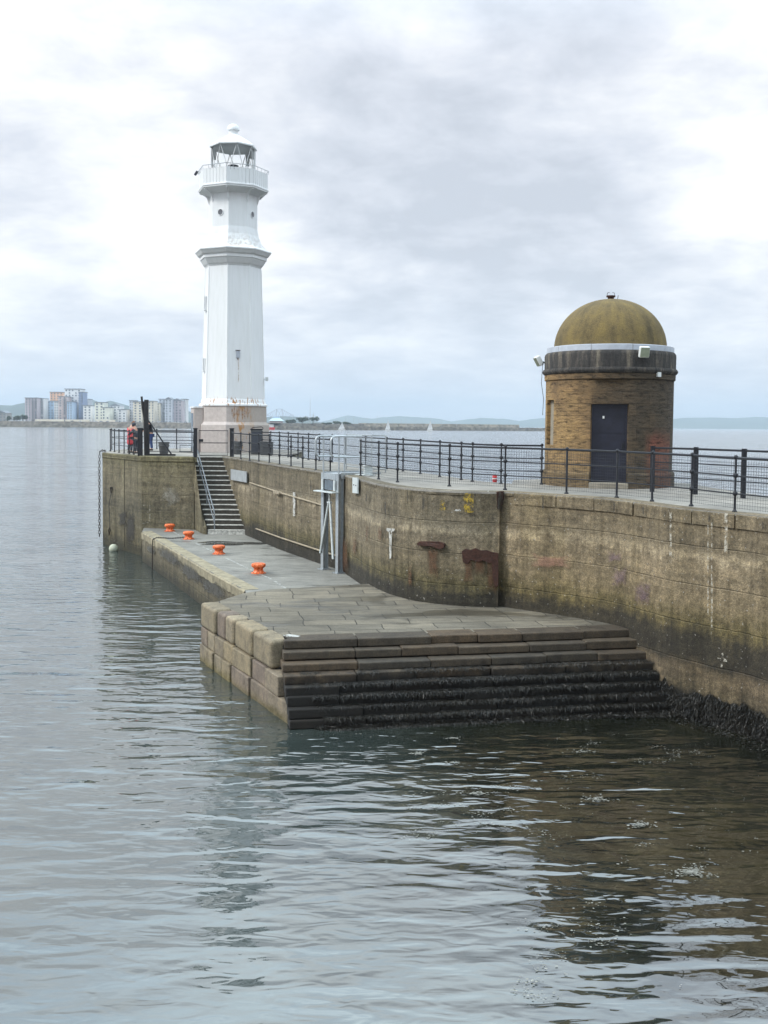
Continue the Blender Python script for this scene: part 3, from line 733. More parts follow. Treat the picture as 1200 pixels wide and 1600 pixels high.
# ------------------------------------------------------------------ stone landing with steps
FL, FR = atz(423, 1002, ZPAV).to_2d(), atz(992, 984, ZPAV).to_2d()
SD = Vector((-.445, .895)).normalized()              # side direction, going away
P0 = FL + SD * 5.35
fd = (FR - FL).normalized(); fn = Vector((fd.y, -fd.x)); fn = fn if fn.y < 0 else -fn
slip = thing('stone_landing', 'paved sandstone landing with broad weedy steps down to the water', 'quay steps', (FL.x, FL.y, 0))
q1, _ = along(FR); 
pav = [P0, FL, FR, q1 + Vector((.3, .2))] + [Vector((p.x + .3, p.y + .3)) for p in reversed([f for f in front if f.y > q1.y and f.y < 29.9])] + [atz(420, 921, ZPAV).to_2d(), atz(380, 927, ZPAV).to_2d()]
ins = [P0 + Vector((.06, -.05)), FL + Vector((.1, .1)), FR + Vector((0, .08))] + pav[3:]
MB().prism(ins, -1.5, ZPAV - .11, bottom=False).build('core', M['core'], slip)
MB().prism([P0 - SD * .1 + Vector((.38, .1)), FL + SD * .1 + fd * .40 , FL + SD * .35 + fd * .4, FR + Vector((.02, .36))] + pav[3:], ZPAV - .10, ZPAV).build('paving', M['paving'], slip)
# side stones: four bays of three courses, parted by open slots
slots = [0, .30, 1.55, 2.75, 4.0, 5.3]
cz = [(-1.2, .42), (.43, .86), (.87, ZPAV + .004)]
sdn = Vector((SD.y, -SD.x)); sdn = sdn if sdn.x < 0 else -sdn     # outward (left)
fwd = [1.25, .62, 0.0]
for bay in range(4):
    a, b = slots[bay], slots[bay + 1]
    if bay == 0: a, b = 0., 1.22
    else: a, b = 1.22 + (bay - 1) * 1.36, 1.22 + bay * 1.36
    for ci, (z0, z1) in enumerate(cz):
        nsp = 2 if (ci < 2 and bay != 1) or (bay == 2 and ci == 2) else 1
        aa = a - (fwd[ci] if bay == 0 else 0); 
        for k in range(nsp):
            s0 = aa + (b - aa) * k / nsp + (.06 if k == 0 and bay > 0 else .006); s1 = aa + (b - aa) * (k + 1) / nsp - (.05 if k == nsp - 1 else .006)
            pr = R.uniform(-.02, .03) + .03 * (2 - ci)
            A, B = FL + SD * s0 + sdn * pr, FL + SD * s1 + sdn * pr
            dep = sdn * -.5
            C, D = B + dep, A + dep
            A = A + Vector((R.uniform(-.02, .02), R.uniform(-.02, .02))); B = B + Vector((R.uniform(-.02, .02), R.uniform(-.02, .02)))
            MB().hexa([(p.x, p.y, z0) for p in (A, D, C, B)], [(p.x, p.y, z1) for p in (A, D, C, B)]).build('quay_stone', M['quay_stone'], slip, bevel=.085 if ci == 2 else .025, seg=4 if ci == 2 else 2)
# step stones
tr = [0, .30, .60, .85, 1.07, 1.25, 1.40, 1.55]
edgeL = [0, .02, .05, .12, .18, .25, .3, .35]
for i in range(8):
    off = fn * tr[i]
    a = FL + off + fd * (.28 + edgeL[i] * .8 - tr[i] * .2) - Vector((0, 0)); b = FR + off + fd * (.15 + .06 * i)
    if i == 0: b = FR + fd * -.05
    L = (b - a).length; t = 0; z1 = ZPAV - .187 * i; first = True
    while t < L - .05:
        w = R.uniform(1.0, 1.75)
        if L - t - w < .5: w = L - t
        p = a + fd * (t + .006); q = a + fd * (t + w - .006)
        jy = R.uniform(-.035, .04) * (1 + (i > 2)); jz = R.uniform(-.015, .015) * (1 + (i > 3)) if i else 0.004
        p = p + fn * jy; q = q + fn * (jy + R.uniform(-.015, .015))
        dpt = .62
        pb, qb = p - fn * dpt, q - fn * dpt
        MB().hexa([(v.x, v.y, z1 - .178) for v in (p, q, qb, pb)], [(v.x, v.y, z1 + jz) for v in (p, q, qb, pb)]).build('step_stone', M['step_stone'], slip, bevel=.025)
        t += w
# core under steps
for i in range(8):
    off = fn * (tr[i] - .07); a = FL + off + fd * .3; b = FR + off + fd * .5
    MB().prism([a, b, b - fn * .5, a - fn * .5], -1.5, ZPAV - .187 * i - .185, bottom=False).build('step_core', M['core'], slip) if i in (0, 3, 6, 7) else None
# paint mark on the paving
A = atz(452, 994, ZPAV + .006)
tag(MB().add([atz(u, v, ZPAV + .006) for u, v in ((442, 993), (452, 991), (470, 993.5), (466, 995), (450, 995))], [(0, 1, 2, 3, 4)]).build('paint_mark', M['p_white']), kind='structure')

# ------------------------------------------------------------------ seaweed
def blades(name, spots, label=None):
    vs = []; fs = []
    for (p, d, L, w) in spots:      # root, direction, length, width
        if R.random() < .1: L *= 1.6
        if mnoise.noise(p * 1.7) < -.28 and R.random() < .6: continue
        s = Vector((R.gauss(0, 1), R.gauss(0, 1), R.gauss(0, .3))); s = (s - d * s.dot(d)).normalized() * w
        mid = p + d * L * .5 + Vector((R.gauss(0, .012), R.gauss(0, .012), R.gauss(0, .008))); tip = p + d * L + Vector((R.gauss(0, .03), R.gauss(0, .03), -abs(R.gauss(0, .02))))
        o = len(vs); vs += [p - s, p + s, mid + s * 1.3, mid - s * 1.3, tip]
        fs += [(o, o + 1, o + 2, o + 3), (o + 3, o + 2, o + 4)]
    me = bpy.data.meshes.new(name); me.from_pydata([tuple(v) for v in vs], [], fs); me.materials.append(M['weed'])
    o = bpy.data.objects.new(name, me); COL.objects.link(o); tag(o, label, 'seaweed', None, 'stuff'); return o
sp = []
F3 = Vector((fd.x, fd.y, 0)); N3 = Vector((fn.x, fn.y, 0)); LEN = (FR - FL).length
for i in range(3, 9):
    ii = min(i, 7); z = ZPAV - .187 * i
    for _ in range([0, 0, 0, 3500, 11000, 17000, 18000, 18000, 17000][i]):
        t = R.uniform(.75 + .1 * i - .5, LEN + .3 + .04 * i)
        if i == 3 and (mnoise.noise(Vector((t * 1.1, 3, 0))) < -.05 and R.random() < .9): continue
        if i == 4 and t < 2 and R.random() < .6 - t * .2: continue
        b = FL + fn * (tr[ii] + (.16 if i == 8 else 0)) + fd * t
        back = R.uniform(-.02, .22)
        p = Vector((b.x, b.y, z + .01 + R.uniform(0, .03))) - N3 * back
        d = (N3 * R.uniform(.15, .7) + F3 * R.gauss(0, .35) + Vector((0, 0, -R.uniform(.3, 1.2) if back < .06 else -R.uniform(0, .12)))).normalized()
        if back < .06: p = p + N3 * .03
        sp.append((p, d, R.uniform(.035, .10), R.uniform(.002, .0045)))
# mat of weed at the water line between the steps and the wall
for _ in range(16000):
    t = R.uniform(.8, LEN + 3.2); k = t / LEN
    reach = .12 + .55 * max(0, k - .45) ** .8 + .12 * mnoise.noise(Vector((t * .8, 0, 5)))
    b = FL + fn * (1.5 + R.random() ** 1.3 * max(.05, reach)) + fd * t
    q, tn = along(b)
    p = Vector((b.x, b.y, R.uniform(-.01, .07)))
    d = (N3 * R.gauss(.3, .6) + F3 * R.gauss(0, .8) + Vector((0, 0, R.uniform(-.2, .25)))).normalized()
    sp.append((p, d, R.uniform(.04, .11), R.uniform(.003, .006)))
blades('step_seaweed', sp, 'dark brown seaweed coating the lower steps of the stone landing')
sp = []
segs = [(a, b) for a, b in zip(fr2[:-1], fr2[1:]) if a.y < 24.6 and a.y > 5]
for a, b in segs:
    e = (b - a); nr = Vector((e.y, -e.x)).normalized(); nr = nr if nr.dot(-a) > 0 else -nr
    for _ in range(1300):
        p2 = a.lerp(b, R.random()); top = .60 + .32 * mnoise.noise(Vector((p2.x * 1.6, p2.y * 1.6, 0))) + .16 * mnoise.noise(Vector((p2.x * 6, p2.y * 6, 4)))
        z = R.uniform(-.05, 1) * top
        bulge_ = .02 + .12 * (1 - max(0, z) / max(top, .1))
        q = p2 + nr * R.uniform(.01, bulge_)
        d = Vector((nr.x * R.uniform(.05, .4) + R.gauss(0, .12), nr.y * R.uniform(.05, .4) + R.gauss(0, .12), -1)).normalized()
        sp.append((Vector((q.x, q.y, z)), d, R.uniform(.04, .11), R.uniform(.002, .0045)))
    for _ in range(70):   # fringe on the water
        p2 = a.lerp(b, R.random()); q = p2 + nr * (R.random() ** 1.6 * (.55 + .25 * mnoise.noise(Vector((p2.x, p2.y, 9)))))
        d = Vector((R.gauss(0, 1), R.gauss(0, 1), R.gauss(0, .15))).normalized()
        sp.append((Vector((q.x, q.y, R.uniform(0, .03))), d, R.uniform(.04, .12), R.uniform(.004, .008)))
blades('wall_seaweed', sp, 'fringe of dark seaweed hanging along the foot of the harbour wall')

# ------------------------------------------------------------------ sea
def sea_mat():
    m, t = mat('harbour_water')
    pos = t.n('ShaderNodeNewGeometry').outputs['Position']
    x, y, z = t.sep(pos)
    # weed bed region on the right by the wall, sand elsewhere
    wv = t.noise(pos, .35, 4, .6, .5)
    k = t.math('ADD', t.math('ADD', t.math('MULTIPLY', x, .30), t.math('MULTIPLY', y, .055)), t.math('MULTIPLY', t.math('SUBTRACT', wv, .5), 1.4))
    bed = t.ramp(t.math('DIVIDE', k, 4.), [(.10, 0.), (.42, 1.)])
    sand = t.ramp(t.noise(t.scaled(pos, (.5, 1., 1)), .6, 4, .6), [(.35, (.028, .040, .038)), (.65, (.046, .058, .055))])
    weed = t.ramp(t.noise(pos, .9, 6, .7), [(.35, (.005, .006, .004)), (.55, (.012, .013, .008)), (.72, (.026, .024, .013))])
    body = t.mix(bed, sand, weed)
    # ripples: long crests across the view, plus small wavelets; amplitude patchy
    w1 = t.noise(t.scaled(pos, (.68, 1.9, 1)), 1.0, .5, .45, .9)
    w2 = t.noise(t.scaled(pos, (2.1, 4.8, 1)), 1., .6, .5, 1.1)
    w3 = t.noise(t.scaled(pos, (4.5, 11., 1)), 1., 1.5, .5, .3)
    amp = t.ramp(t.noise(t.scaled(pos, (.12, .2, 1)), .8, 2), [(.3, .55), (.7, 1.2)])
    far = t.math('DIVIDE', y, 60.)
    fa = t.ramp(far, [(.0, .55), (.25, .8), (.6, 1.0), (1., 1.)])
    h = t.math('ADD', t.math('ADD', t.math('MULTIPLY', w1, .030), t.math('MULTIPLY', w2, .010)), t.math('MULTIPLY', t.math('MULTIPLY', w3, .0018), fa))
    nA = t.noise(t.scaled(pos, (.22, .42, 1)), 1., 2, .5); nB = t.noise(t.scaled(pos, (.3, .5, 1)), 1.3, 2, .5, .3)
    def train(ky, kx, kn, n_, pw, A):
        ph = t.math('ADD', t.math('ADD', t.math('MULTIPLY', y, ky), t.math('MULTIPLY', x, kx)), t.math('MULTIPLY', n_, kn))
        return t.math('MULTIPLY', t.math('POWER', t.math('ADD', t.math('MULTIPLY', t.math('SINE', ph), .5), .5), pw), A)
    pA = t.ramp(t.noise(t.scaled(pos, (.35, .30, 1)), 1., 2), [(.36, .15), (.6, 1.)]); pB = t.ramp(t.noise(t.scaled(pos, (.4, .33, 1)), 1.3, 2), [(.4, .1), (.62, 1.)])
    h = t.math('ADD', h, t.math('MULTIPLY', train(8.6, .5, 17., nA, 2.4, .0080), pA))
    h = t.math('ADD', h, t.math('MULTIPLY', train(6.2, -1.5, 15., nB, 2.4, .0085), pB))
    h = t.math('MULTIPLY', h, amp)
    h = t.math('MULTIPLY', h, t.math('MULTIPLY', t.ramp(far, [(.0, .24), (.2, .42), (.28, .80), (.36, 1.), (1., 1.)]), 2.0))
    bp = t.n('ShaderNodeBump', {'Strength': 1., 'Distance': 1., 'Height': h})
    dif = t.n('ShaderNodeBsdfDiffuse', {0: body})
    gl = t.n('ShaderNodeBsdfGlossy', {0: (1, 1, 1, 1), 'Roughness': t.ramp(far, [(0., .008), (1., .10)]), 'Normal': bp})
    fr = t.n('ShaderNodeFresnel', {0: 2.55, 'Normal': bp})
    mx = t.n('ShaderNodeMixShader', {0: fr, 1: dif, 2: gl}); t.n('ShaderNodeOutputMaterial', {0: mx}); return m
M['sea'] = sea_mat()
FAR = 14000
seao = MB().add([(-FAR, -200, 0), (FAR, -200, 0), (FAR, FAR, 0), (-FAR, FAR, 0)], [(0, 1, 2, 3)]).build('water', M['sea'])
tag(seao, kind='structure')
# foam and floating flecks
fm, ft = mat('floating_scum'); finish(ft, ft.ramp(ft.noise(ft.n('ShaderNodeNewGeometry').outputs['Position'], 20, 3), [(.3, (.11, .105, .08)), (.7, (.33, .33, .30))]), .7)
m = MB()
def fleck(p, r):
    n = R.choice((4, 5, 6)); a0 = R.random() * 6; e = R.uniform(.3, .8); zf = R.uniform(.008, .022)
    m.add([Vector((p.x + r * R.uniform(.6, 1.3) * cos(a0 + 2 * pi * k / n), p.y + e * r * R.uniform(.6, 1.3) * sin(a0 + 2 * pi * k / n), zf)) for k in range(n)], [tuple(range(n))])
cnt = 0
while cnt < 5200:
    uu, vv = R.uniform(430, 1240), R.uniform(1125, 1560) if R.random() < .6 else R.uniform(1125, 1300)
    if uu < 640 and vv > 1200: continue
    if uu < 800 and vv > 1330: continue
    p = atz(uu, vv, .016)
    if p.y > 22: continue
    cnt += 1
    w_ = mnoise.noise(Vector((p.x * .55, p.y * 1.3, 2.))) + .35 * mnoise.noise(Vector((p.x * 2., p.y * 4., 7.)))
    g_ = mnoise.noise(Vector((p.x * .35, p.y * .5, 5.)))
    if (abs(w_) < .035 and g_ > .02) or (g_ > .42 and w_ > .25):
        for _ in range(5):
            q_ = p + Vector((R.gauss(0, .07), R.gauss(0, .05), 0)); fleck(q_, R.choice((.006, .008, .010, .014, .02)))
    elif R.random() < .05: fleck(p, R.uniform(.005, .012))
for (u, v, su, sv, n) in ((1080, 1362, 34, 10, 420), (1000, 1288, 22, 7, 170), (930, 1248, 30, 6, 140), (708, 1153, 16, 2, 110), (652, 1177, 12, 3, 110), (745, 1239, 40, 4, 130), (708, 1191, 18, 2, 60), (912, 1174, 30, 3, 70)):
    for _ in range(n):
        a_ = R.uniform(0, 2 * pi); rr_ = abs(R.gauss(0, .5)) * (1 + .4 * sin(3 * a_ + u))
        fleck(atz(u + su * rr_ * cos(a_), v + sv * rr_ * sin(a_), .016), R.choice((.008, .012, .016, .026)))
tag(m.build('floating_foam', fm), 'specks and patches of pale scum floating beside the landing steps', 'foam', None, 'stuff')

# ------------------------------------------------------------------ railings
def post_mesh(h=1.13, plain=False, r=.025):
    z = []
    balls = [] if plain else [(h * .34, .054), (h * .67, .056)]
    prof = [(.055, 0), (.055, .02), (.03, .05), (r, .08)]
    for bz, br_ in balls:
        prof += [(r, bz - .05)] + [(max(r, br_ * sin(pi * k / 6)), bz - br_ * cos(pi * k / 6)) for k in range(1, 6)] + [(r, bz + .05)]
    prof += [(r, h - .06)] + [(max(.012, .046 * sin(pi * k / 7)), h - .046 * cos(pi * k / 7)) for k in range(1, 7)] + [(.0, h + .045)]
    return MB().lathe(prof, n=10)
posts_proto = {}
def railing(name, label, pts, group='iron railings on the pier', mesh=True, plain=(), closed=False, hs=(1.11, .745, .38), wires=.07, post_h=1.13, square=False, extra_seg=True):
    o = thing(name, label, 'railing', pts[0], group)
    for i, p in enumerate(pts):
        k = 'sq' if square else ('plain' if i in plain else 'ball')
        if k not in posts_proto:
            if k == 'sq': b = MB().box((0, 0, .6), (.10, .10, 1.2))
            else: b = post_mesh(post_h, k == 'plain', .028 if k == 'plain' else .025)
            ob = b.build('post', M['black'], o, smooth=k != 'sq', loc=(0, 0, 0)); posts_proto[k] = ob
            ob.location = Vector(p) - o.location
        else: part_copy(posts_proto[k], o, p)
    for j, h in enumerate(hs):
        MB().tube([Vector(p) + Vector((0, 0, h)) for p in pts], (.027 if j == 0 else .015), 6).build('rail', M['black'], o, smooth=True)
    if mesh:
        b = MB()
        for p, q in zip(pts[:-1], pts[1:]):
            p, q = Vector(p), Vector(q); L = (q - p).length; n = max(2, int(L / wires)); d = (q - p) / n
            s = Vector((-d.y, d.x, 0)).normalized(); t = d.normalized(); w = .0026
            for k in range(1, n):
                c = p + d * k
                b.add([c + t * w + Vector((0, 0, .07)), c - t * w + Vector((0, 0, .07)), c - t * w + Vector((0, 0, 1.05)), c + t * w + Vector((0, 0, 1.05))], [(0, 1, 2, 3)])
            k = 0
            z = .09
            while z < 1.06:
                b.add([p + Vector((0, 0, z - w)), q + Vector((0, 0, z - w)), q + Vector((0, 0, z + w)), p + Vector((0, 0, z + w))], [(0, 1, 2, 3)])
                z += wires
        b.build('wire_mesh', M['wire'], o)
    return o
frx = [(376.3, 717.3), (390, 720), (404.5, 721.3), (420.8, 723.5), (436.8, 726), (454.7, 729), (473, 731.8), (493.5, 735), (516, 738)]
f1 = [deck(*p) for p in frx]
railing('railing', 'black railing along the pier edge between the stair gate and the steel ladder frame', [deck(363, 714.5)] + f1)
frx2 = [(563.5, 744), (591.5, 749), (621, 753.6), (702, 760), (789, 765.5), (885, 771.5), (963.4, 777.8), (1018.7, 783.5), (1080, 791), (1147.8, 800.3)]
f2 = [deck(*p) for p in frx2]
tl = f2[-1]
f2 += [Vector((tl.x + .72, tl.y - 1.6, zd(tl.y - 1.6))), Vector((tl.x + 1.2, tl.y - 3.4, zd(10))), Vector((tl.x + 1.7, tl.y - 5.4, zd(10)))]
railing('railing', 'black railing on the near pier edge in front of the domed tower', f2, plain=(5, 6, 7))
railing('railing', 'black railing along the seaward pier edge from lighthouse to domed tower', [deck(409.5, 711)] + back_rail[:-1] + [back_rail[-1], deck(846, 757)])
br3 = [br2[0], br2[1], br2[2]] ; t2 = br2[2] - br2[1]
br3 += [br2[2] + t2, br2[2] + t2 * 2.0]
railing('railing', 'square posted black railing right of the domed tower on the seaward side', [Vector((p.x, p.y, zd(p.y))) for p in br3], square=True, hs=(1.15, .78, .4))
# pier head railings
hrl = [deck(217, 712), deck(209, 710.5), deck(202, 709.5), deck(194, 708.5), deck(186, 707.3), deck(179, 706.3), deck(172.5, 705.2)]
railing('railing', 'low black railing on the left edge of the pier head beside the people', hrl, plain=range(7), mesh=False, hs=(1.08, .72, .37))
h2 = [deck(172.5, 704.6), deck(169, 702.4) + Vector((.2, 0, 0)), deck(205, 701.2), deck(245, 701.6), deck(276, 702.), deck(303, 702.5)]
railing('railing', 'thin black railing on the far seaward edge of the pier head', h2, plain=range(6), mesh=False, hs=(1.06, .7, .35))
railing('railing', 'black railing on the pier head front edge from timber post to stairs', [deck(233, 712.4), deck(304, 713.6)], plain=(0, 1), mesh=False, hs=(1.12, .74, .2))
# stout posts and gate
def square_post(u, v, h, w, label):
    p = deck(u, v); o = thing('gate_post', label, 'post', p, 'stout black posts on the pier head')
    MB().box((p.x, p.y, p.z + h / 2), (w, w, h)).build('shaft', M['black'], o, bevel=.012)
    MB().box((p.x, p.y, p.z + h + .02), (w + .03, w + .03, .05)).build('cap', M['black'], o, bevel=.01)
square_post(305.5, 714.6, 1.28, .15, 'stout black gate post at the left side of the stair top')
square_post(362.3, 714, 1.28, .17, 'stout black gate post right of the stair gate')
square_post(219, 712.4, 1.25, .20, 'stout black corner post at the left end of the head railing')
g = thing('stair_gate', 'black framed wire mesh gate closed across the top of the stairs', 'gate', deck(310, 714))
ga, gb = deck(311, 713.2), deck(356, 713.2); gb.z = ga.z; U = Vector((0, 0, 1))
MB().tube([ga + U * .06, gb + U * .06, gb + U * 1.2, ga + U * 1.2, ga + U * .06], .022, 6).build('frame', M['black'], g)
MB().tube([ga + U * .63, gb + U * .63], .02, 6).build('middle_bar', M['black'], g)
b = MB(); n = 22; dv = (gb - ga) / n
for k in range(1, n): b.tube([ga + dv * k + U * .07, ga + dv * k + U * 1.19], .0025, 3, False)
for k in range(1, 20): b.tube([ga + U * (.06 + .057 * k), gb + U * (.06 + .057 * k)], .0025, 3, False)
b.build('wire_mesh', M['wire'], g)
MB().box(ga + Vector((.1, -.03, .74)), (.2, .06, .13)).build('lock_box', M['black'], g, bevel=.01)

# ------------------------------------------------------------------ bollards
b0 = atz(265.3, 830, ZLOW)
bol = thing('mooring_bollard', 'farthest orange bollard, at the foot of the pier head wall', 'bollard', b0, 'orange bollards on the low landing')
prof = [(.20, 0), (.20, .03), (.165, .06), (.15, .11), (.15, .15), (.17, .18), (.21, .20), (.232, .235), (.235, .27), (.22, .305), (.18, .325), (.08, .335), (0, .338)]
MB().lathe(prof, b0, 24).build('head', M['orange'], bol, smooth=True)
MB().lathe([(.24, 0), (.24, .022), (.20, .03)], b0, 24, caps=True).build('base_flange', M['orange'], bol, smooth=True)
for k in range(6):
    a = k * pi / 3 + .3; MB().lathe([(.016, .0), (.016, .045), (0, .046)], b0 + Vector((.212 * cos(a), .212 * sin(a), 0)), 6).build('bolt', M['rust'], bol)
for (u, v, l) in ((294.7, 842.3, 'second farthest orange bollard, with a chain running to the landing edge'), (342, 865.5, 'second nearest orange bollard, between the chained one and the nearest'), (404, 895.5, 'nearest and largest looking orange bollard, left of the steel ladder frame')):
    copy_thing(bol, atz(u, v, ZLOW), l, R.uniform(0, 1))

# ------------------------------------------------------------------ chains, ring, buoys
def chain(name, label, pts, link=.11, r=.014, m=None, cat='chain'):
    o = thing(name, label, cat, pts[0]); mb = MB()
    pts = [Vector(p) for p in pts]; k = 0
    for a, b_ in zip(pts[:-1], pts[1:]):
        L = (b_ - a).length; n = max(1, int(L / (link * .72))); d = (b_ - a).normalized()
        s = d.cross(Vector((0, 0, 1))); s = s.normalized() if s.length > .1 else Vector((1, 0, 0)); q = d.cross(s)
        for i in range(n):
            c = a.lerp(b_, (i + .5) / n); w = s if k % 2 else q; k += 1
            ring = [c + d * (link * .5 * cos(2 * pi * j / 8)) + w * (link * .3 * sin(2 * pi * j / 8)) for j in range(9)]
            mb.tube(ring, r, 4, False)
    mb.build('links', m or M['chain'], o); return o
chain('hanging_chain', 'heavy dark chain hanging down the far left corner of the pier head', [onAB(168, 705, .1), onAB(163, 703.5, .12), onAB(160.5, 706, .15), onAB(158.8, 730, .12), onAB(158.5, 780, .1), onAB(158.5, 838, .1)], .2, .015)
cb = atz(290.5, 842, ZLOW) + U * .08
ce = atz(245, 841.5, ZLOW) + U * .03
chain('mooring_chain', 'thin chain from the second bollard over the landing edge to the water', [cb, cb.lerp(ce, .5) - U * .04, ce + Vector((0, 0, .02)), atz(243.5, 842.5, ZLOW) + Vector((-.12, -.06, -.02)), atz(243.5, 842.5, ZLOW) + Vector((-.14, -.08, -1.3))], .07, .011)
rg = thing('mooring_ring', 'iron ring on the side of the pier head above the white buoy', 'mooring ring', onAB(175.5, 765, 0))
c0 = onAB(175.5, 765, .06)
MB().tube([c0 + Vector((.10 * cos(a) * ab.x, .10 * cos(a) * ab.y, .12 * sin(a) - .05)) for a in [2 * pi * k / 14 for k in range(15)]], .022, 6, False).build('ring', M['chain'], rg)
MB().box(c0 + U * .08, (.1, .1, .1)).build('staple', M['chain'], rg)
rp = thing('mooring_rope', 'thin rope hanging from the iron ring towards the white buoy', 'rope', onAB(174, 770, .05))
MB().tube([onAB(175, 770, .05), onAB(173.4, 790, .1), onAB(173.6, 815, .07), onAB(173.2, 824, .05)], .014, 5).build('rope', M['wire'], rp)
MB().tube([onAB(173.2, 824, .07), onAB(174.4, 829, .08), onAB(173.2, 836, .09), onAB(172.2, 829, .08), onAB(173.2, 824, .07)], .025, 5).build('shackle', M['chain'], rp)
bp_ = atz(177.5, 861, 0.)
bu = thing('white_buoy', 'round cream buoy floating beside the pier head wall', 'buoy', bp_)
MB().lathe([(.22 * sin(pi * k / 12), .12 - .22 * cos(pi * k / 12)) for k in range(13)], bp_, 20).build('float', M['buoyw'], bu, smooth=True)
MB().tube([bp_ + Vector((0, 0, .33)), bp_ + Vector((0, 0, .40)), bp_ + Vector((.04, 0, .42))], .02, 6).build('eye', M['chain'], bu)
rb = atz(773, 752, 0.); rb = atY(773, 752, 46.)
rb = atz(773, 753, 0)
ro = thing('red_buoy', 'small red can buoy floating on the sea beyond the seaward railing', 'buoy', rb)
k_ = rb.y / 1600
MB().lathe([(3.2 * k_, 0), (3.6 * k_, 1 * k_), (3.6 * k_, 9 * k_), (3. * k_, 11 * k_), (0, 11.4 * k_)], rb, 16).build('float', M['red'], ro, smooth=True)
MB().lathe([(3.75 * k_, 4.5 * k_), (3.75 * k_, 6 * k_)], rb, 16).build('band', M['white_box'], ro)

# ------------------------------------------------------------------ sign plate, wall plate
def wall_board(name, label, cat, px, th, m):
    a = [wall_hit(u, v, .06)[0] for u, v in px]; b_ = [wall_hit(u, v, .06 + th)[0] for u, v in px]; n = len(px)
    o = thing(name, label, cat, a[-1])
    MB().add(a + b_, [tuple(range(n, 2 * n)), tuple(range(n))[::-1]] + [(i, (i + 1) % n, n + (i + 1) % n, n + i) for i in range(n)]).build('board', m, o); return o
sg = wall_board('wall_sign', 'pale grey board with a small blue symbol beside the stairs', 'sign', [(363.7, 733), (388.5, 737), (388.5, 754), (363.7, 749.5)], .04, simple('grey_sign_face', (.34, .36, .37), .7, 0, .15, 4))
blu = simple('blue_sign_print', (.03, .13, .38), .6); whi = simple('white_sign_print', (.7, .72, .74), .6)
def signmark(pts, m, off): MB().add([wall_hit(u, v, off)[0] for u, v in pts], [tuple(range(len(pts)))]).build('blue_symbol' if m is blu else 'white_symbol', m, sg)
signmark([(374.5, 739), (380, 740), (380, 748.5), (374.5, 747.5)], blu, .105)
signmark([(376 + .9 * cos(a), 741.6 + .9 * sin(a)) for a in [k * pi / 4 for k in range(8)]], whi, .11)
signmark([(375.6, 743), (378.8, 743.6), (378.4, 746.8), (376.2, 746.4)], whi, .11)

# ------------------------------------------------------------------ steel ladder frame
lf = thing('ladder_frame', 'tall galvanised steel gangway frame standing against the wall on the low landing', 'steel frame', atz(518, 893, ZLOW))
LB, RB = atz(507, 889.5, ZLOW), atz(530, 895.5, ZLOW)
ztp = zd(35) + .02
ax = (RB - LB); ax.z = 0; ax.normalize(); ay = Vector((-ax.y, ax.x, 0)); arz = atan2(ax.y, ax.x)
def hbeam(p, z0, z1):
    m = MB(); w, dp, t = .175, .18, .02
    m.box((p.x, p.y, (z0 + z1) / 2), (t, dp, z1 - z0), arz)
    for s in (-1, 1):
        q = p + ay * (s * dp / 2); m.box((q.x, q.y, (z0 + z1) / 2), (w, t, z1 - z0), arz)
    return m
for p in (LB, RB):
    hbeam(p, ZLOW + .02, ztp).build('leg', M['galv'], lf)
    MB().box((p.x, p.y, ZLOW + .012), (.36, .36, .025), arz).build('base_plate', M['galv'], lf)
mid = (LB + RB) / 2; wd = (RB - LB).length
fo = -ay if (-ay).y < 0 else ay        # toward camera
bk = -fo
c = mid + fo * .02; MB().box((c.x, c.y, ztp - .10), (wd - .21, .16, .20), arz).build('head_beam', M['galv'], lf)
c = mid + fo * .12; MB().box((c.x, c.y, ztp - .38), (wd * .55, .03, .32), arz).build('dark_plate', simple('slate_steel', (.14, .17, .20), .5, .4), lf)
for s in (-1, 1):
    c = mid + ax * (s * wd * .40) + fo * .14; MB().box((c.x, c.y, ztp - .38), (.09, .05, .34), arz).build('side_plate', M['galv_lt'], lf)
c = mid + fo * .2 - ax * .05; MB().box((c.x, c.y, ztp - .60), (wd + .28, .28, .035), arz).build('shelf', M['galv_lt'], lf)
apex = mid + Vector((0, 0, ztp - .95)) - Vector((0, 0, mid.z)) + fo * .1
MB().tube([apex + U * .35, apex], .035, 8).build('hanger', M['galv_lt'], lf)
MB().box(apex, (.22, .08, .05), arz).build('hanger', M['galv_lt'], lf)
MB().tube([apex - ax * .06, LB + U * .55 - ax * .05 + fo * .14], .035, 8).build('strut', M['galv_lt'], lf, smooth=True)
MB().tube([apex + ax * .04, RB + U * .45 - ax * .16 + fo * .14], .042, 8).build('strut', M['galv_lt'], lf, smooth=True)
# platform back to deck
pc = (RB + LB) / 2 + bk * .75
MB().box((pc.x, pc.y, ztp - .04), (wd + .1, 1.5, .08), arz).build('platform', M['galv'], lf)
for s in (-1, 1):
    q = pc + ax * (s * (wd / 2 + .08)); MB().box((q.x, q.y, ztp - .06), (.06, 1.5, .2), arz).build('platform_beam', M['galv'], lf)
def hoop(side):
    q = mid + ax * (side * (wd / 2 + .02)); q.z = ztp
    z0, z1 = .55, 1.22; L = 1.15; r = .17; pts = []
    f0 = fo * .35
    a = q + f0
    prof = [(L, z1), (r, z1)] + [(r - r * sin(t), z1 - r + r * cos(t)) for t in [k * pi / 10 for k in range(1, 6)]] + [(r - r * cos(t), z0 + r - r * sin(t)) for t in [k * pi / 10 for k in range(0, 6)]] + [(L, z0)]
    MB().tube([a + bk * x + U * z for x, z in prof], .032, 8).build('guard_hoop', M['galv'], lf, smooth=True)
    for x in (.3, 1.1): MB().tube([a + bk * x + U * .0, a + bk * x + U * z1], .026, 8).build('hoop_post', M['galv'], lf, smooth=True)
hoop(-1); hoop(1)
